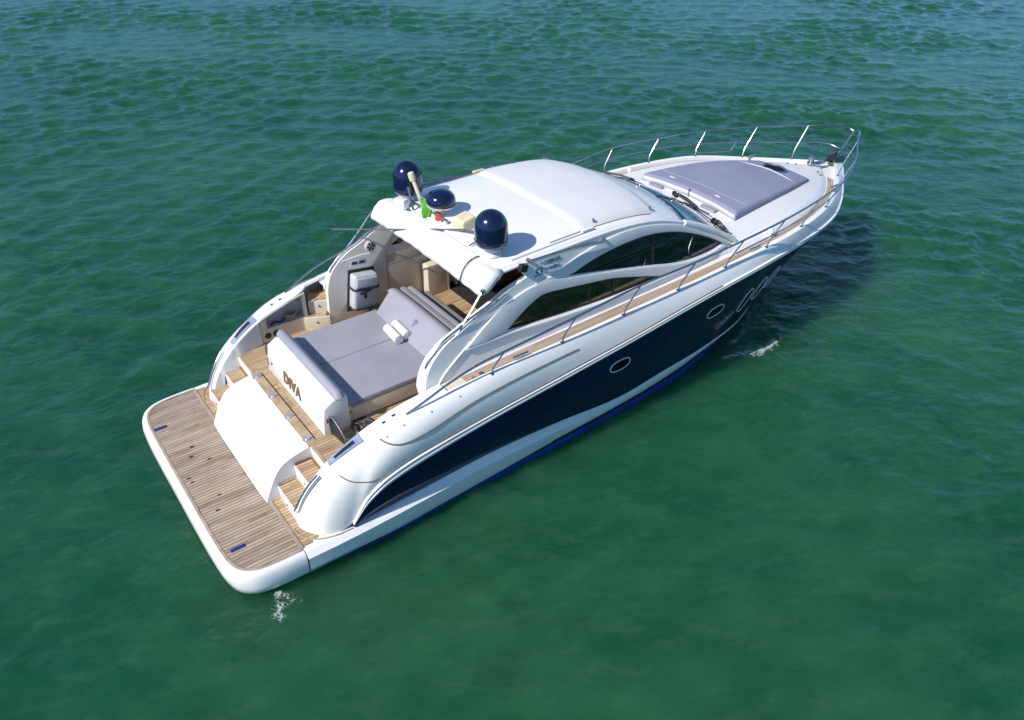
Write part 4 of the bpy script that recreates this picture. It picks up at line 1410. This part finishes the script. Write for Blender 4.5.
# rivets along the quarter coaming
for s in SIDES:
    for (x, z) in ((2.75, 1.62), (3.0, 1.70), (3.4, 1.765), (3.85, 1.82)):
        p, n_ = on(top_bvh, x, z, .0)
        if s < 0:
            p, n_ = Vector((p.x, -p.y, p.z)), Vector((n_.x, -n_.y, n_.z))
        MB().lathe(p, [(.014, -.002), (.014, .006), (.007, .01)], 10, tuple(n_)).build('coaming_stud', M['greyseam'], Y)

# ---- portholes in the navy side: two lying ovals and three upright slots
def porthole(x, z, w, h, tilt, s):
    p, n_ = on(hull_bvh, x, z, .0)
    if s < 0:
        p, n_ = Vector((p.x, -p.y, p.z)), Vector((n_.x, -n_.y, n_.z))
    tx = Vector((1, 0, 0)) - n_ * n_.x
    tx.normalize()
    tz = n_.cross(tx) if n_.cross(tx).z > 0 else tx.cross(n_)
    ca, sa = math.cos(tilt), math.sin(tilt)
    ea, eb = tx * ca + tz * sa, tz * ca - tx * sa
    pts = []
    for a in lin(0, 2 * math.pi, 37)[:-1]:
        c_, s_ = math.cos(a), math.sin(a)
        pts.append(p + n_ * .012 + ea * (w / 2) * math.copysign(abs(c_)**.85, c_) + eb * (h / 2) * math.copysign(abs(s_)**.85, s_))
    fr_ = MB().tube(pts, .0105, 8, closed=True).build('porthole', M['gel_grey'], Y)
    MB().add([q + n_ * .002 for q in pts], [tuple(range(36))]).build('porthole_glass', M['porthole'], fr_)


for s in SIDES:
    porthole(6.72, 1.21, .42, .20, .0, s)
    porthole(8.93, 1.36, .42, .20, .05, s)
    for x, z in ((9.84, 1.21), (10.27, 1.28), (10.68, 1.34)):
        porthole(x, z, .22, .48, -.6, s)

# ------------------------------------------------------------------ loose things aboard
# strapped silver life raft hung on the port wing
lr = empty('life_raft', (4.21, 1.475, 1.285))
lr.rotation_euler = (0, R(8), 0)
tag(lr, 'silver covered life raft strapped upright to the grey cockpit side', 'life raft')
body = MB().bx(-.22, .22, -.12, .09, .04, .70)
bo = body.build('cover', M['silver'], lr, bevel=.06, seg=5)
MB().bx(-.24, .24, .085, .095, -.02, .74).build('cradle', M['black'], lr, bevel=.003)
MB().bx(-.19, .19, -.145, -.11, .50, .66).build('lid_flap', M['silver'], lr, bevel=.015, seg=3)
for z0, z1 in ((.46, .46), (.10, .10)):
    MB().tube([(-.235, .09, z0), (-.235, -.10, z0), (-.19, -.14, z0), (.19, -.14, z1), (.235, -.10, z1), (.235, .09, z1)], .018, 6).build('strap', M['black'], lr)
MB().tube([(-.12, -.15, .38), (.12, -.15, .46)], .018, 6).build('strap', M['black'], lr)
MB().bx(-.05, .0, -.15, -.13, .30, .39).build('buckle', M['black'], lr, bevel=.005)
MB().bx(.05, .09, -.15, -.12, -.02, .10).build('strap_tail', M['black'], lr, bevel=.004)

# two rolled towels on the sunpad
def towel(name, x, y, z, yaw, label, rr_=.08, ln=.42):
    t_ = empty(name, (x, y, z))
    t_.rotation_euler = (0, 0, yaw)
    tag(t_, label, 'towel', 'rolled towels on the sunpad')
    sp = []
    for i in range(60):
        a = i / 59 * 5.2 * math.pi
        q = rr_ * (.22 + .78 * i / 59)
        sp.append((q * math.cos(a), q * math.sin(a) + rr_))
    rows_ = []
    for k, yy in enumerate(lin(-ln / 2, ln / 2, 9)):
        rows_.append([Vector((yy + .006 * math.sin(j * 1.7), a, b)) for j, (a, b) in enumerate(sp)])
    MB().grid(rows_).build('terry_roll', M['towel'], t_, smooth=80, solid=.012)
    core = MB().tube([(-ln / 2 + .004, 0, rr_), (ln / 2 - .004, 0, rr_)], rr_ * .93, 20)
    core.build('towel_core', M['towel'], t_)


towel('rolled_towel', 4.07, .13, 1.478, 1.5, 'white rolled towel lying nearer the stern on the grey sunpad')
towel('rolled_towel', 4.235, .16, 1.478, 1.52, 'white rolled towel tucked against the sunpad backrest')
# sunglasses-case like blue bag behind the towels: a small mesh pouch
pc = MB()
pc.prism([(4.30, .02, 1.56), (4.34, -.10, 1.56), (4.42, -.06, 1.73), (4.40, .03, 1.74)], [(4.33, .02, 1.57), (4.37, -.10, 1.57), (4.45, -.06, 1.74), (4.43, .03, 1.75)])
po = pc.build('mesh_pouch', M['piping'], None, bevel=.01)
tag(po, 'small grey pouch leaning on the sunpad backrest behind the towels', 'pouch')

# ensign drooping from the mast light
def cloth(name, pts_a, pts_b, mat, par, n=10):
    rows_ = []
    for k in lin(0, 1, 7):
        rows_.append([a.lerp(b, k) + Vector((.018 * math.sin(6 * k + 5 * i / n), .012 * math.sin(9 * k + i), .01 * math.cos(7 * k + i * .8))) for i, (a, b) in enumerate(zip(cr(pts_a, 5), cr(pts_b, 5)))])
    return MB().grid(rows_).build(name, mat, par, smooth=80, solid=.006)


fg = empty('ensign_flag', (5.0, .45, 3.27))
tag(fg, 'green, white and red ensign drooping among the roof gear', 'flag')
cloth('green_band', [(-.05, .12, .16), (-.10, .0, .06), (-.12, -.10, -.04)], [(.09, .04, .14), (.06, -.06, .04), (-.02, -.12, -.05)], M['green'], fg)
cloth('white_band', [(.05, -.05, .04), (.04, -.10, .0), (.02, -.14, -.05)], [(.10, -.12, .05), (.09, -.16, .02), (.06, -.20, -.04)], M['gel'], fg)
cloth('red_band', [(.03, -.20, .04), (.02, -.24, .0), (-.02, -.30, -.02)], [(.10, -.24, .03), (.07, -.30, .0), (.03, -.42, -.06)], M['red'], fg)
MB().tube([(-.02, .20, .22), (.05, .06, .12), (.10, -.10, .07)], .008, 6).build('flag_staff', M['chrome'], fg)

# door mat by the starboard gate
dm_ = MB()
ring = [(2.86 + .17 * math.cos(a), -1.10 + .17 * math.sin(a), 1.126) for a in lin(0, 2 * math.pi, 29)[:-1]]
dm_.prism(ring, [(p[0], p[1], 1.138) for p in ring])
mm, t, b = nt('dotted_mat')
vo = N(t, 'ShaderNodeTexVoronoi')
vo.inputs['Scale'].default_value = 26
tc_ = N(t, 'ShaderNodeTexCoord')
t.links.new(tc_.outputs['Object'], vo.inputs['Vector'])
rp = ramp(t, vo.outputs['Distance'], [(.28, (.22, .18, .15)), (.36, (.035, .028, .025))])
t.links.new(rp.outputs[0], b.inputs['Base Color'])
b.inputs['Roughness'].default_value = .9
dmo = dm_.build('door_mat', mm, None, bevel=.003)
tag(dmo, 'round dark dotted mat on the teak sole beside the sunpad', 'mat')

# coiled shore line in the port shelf locker
rc_ = MB()
for k in range(4):
    rc_.tube([(3.08 + (.09 + .012 * (k % 2)) * math.cos(a), 1.83 + .055 * math.sin(a), 1.375 + .026 * k + .006 * math.sin(3 * a + k)) for a in lin(0, 2 * math.pi, 25)[:-1]], .014, 6, closed=True)
rco = rc_.build('rope_coil', M['rope'], None)
tag(rco, 'tan coiled rope lying in the port cockpit shelf', 'rope')
rl = MB().tube(cr([(2.72, 1.80, 1.375), (2.8, 1.86, 1.375), (2.9, 1.80, 1.375), (2.95, 1.86, 1.375)], 6), .016, 6)
rlo = rl.build('rope_tail', M['black'], None)
tag(rlo, 'short dark cord lying loose on the cockpit shelf', 'cord')

# ------------------------------------------------------------------ foam
def foam_mat():
    m, t, b = nt('sea_foam')
    uv = N(t, 'ShaderNodeUVMap')
    geo = N(t, 'ShaderNodeNewGeometry')
    n1 = noise(t, 5.5, 6, 0.7, geo.outputs['Position'])
    n2 = N(t, 'ShaderNodeTexVoronoi')
    n2.feature = 'DISTANCE_TO_EDGE'
    n2.inputs['Scale'].default_value = 9.0
    wp = noise(t, 3.0, 3, 0.6, geo.outputs['Position'])
    va = N(t, 'ShaderNodeVectorMath', operation='ADD')
    t.links.new(geo.outputs['Position'], va.inputs[0])
    t.links.new(wp.outputs['Color'], va.inputs[1])
    t.links.new(va.outputs[0], n2.inputs['Vector'])
    sp = N(t, 'ShaderNodeSeparateXYZ')
    t.links.new(uv.outputs[0], sp.inputs[0])
    lace = ramp(t, n2.outputs['Distance'], [(0.0, 1.0), (0.16, 0.0)])
    k = mathn(t, 'ADD', mathn(t, 'MULTIPLY', n1.outputs[0], 1.25), mathn(t, 'MULTIPLY', lace.outputs[0], 0.28))
    k = mathn(t, 'SUBTRACT', k, mathn(t, 'MULTIPLY', mathn(t, 'SUBTRACT', 1.0, sp.outputs[0]), 0.62))
    a = ramp(t, k, [(0.48, 0.0), (0.78, 0.62)])
    t.links.new(a.outputs[0], b.inputs['Alpha'])
    b.inputs['Base Color'].default_value = (.60, .69, .67, 1)
    b.inputs['Roughness'].default_value = .85
    return m


FOAM = foam_mat()


def foam(name, label, strands):
    """ragged strips lying on the water; uv.x fades to the rim"""
    m = MB()
    for pts, w_, st in strands:
        c = cr([(a, b_, 0) for a, b_ in pts], 12)
        rows_, uvs_ = [], []
        for i, p in enumerate(c):
            a, b_ = c[max(0, i - 1)], c[min(len(c) - 1, i + 1)]
            t_ = (b_ - a).normalized()
            n_ = Vector((-t_.y, t_.x, 0))
            e = min(1, 4 * i / len(c), 4 * (len(c) - 1 - i) / len(c)) * st
            rows_.append([p + n_ * w_ * k for k in lin(-1, 1, 11)])
            uvs_.append([(e * (1 - abs(k)), .5) for k in lin(-1, 1, 11)])
        X = np.array([[q.x for q in rw] for rw in rows_], dtype=np.float32)
        YY = np.array([[q.y for q in rw] for rw in rows_], dtype=np.float32)
        H, dx_, dy_ = waves(X, YY, np.full_like(X, .03))
        rows_ = [[Vector((X[i, k] + dx_[i, k], YY[i, k] + dy_[i, k], H[i, k] + .010)) for k in range(11)] for i in range(len(rows_))]
        m.grid(rows_, uvs_)
    o = m.build(name, FOAM, None, smooth=80)
    tag(o, label, 'foam', kind='stuff')
    return o


foam('bow_foam', 'white foam streaks trailing where the navy bow meets the water', [([(9.80, -1.85), (10.0, -2.1), (10.3, -2.24), (10.8, -2.22), (11.5, -2.0)], .20, 1.0), ([(9.4, -1.93), (9.7, -2.0), (10.1, -2.2), (10.5, -2.5)], .13, .95), ([(9.95, -1.72), (10.35, -1.75), (10.8, -1.6)], .12, .9)])
foam('stern_foam', 'white splash under the near corner of the stern platform', [([(.98, -2.08), (.88, -2.28), (.80, -2.5), (.74, -2.75)], .17, .85), ([(.80, -2.1), (.98, -2.35), (1.15, -2.6)], .14, .7)])
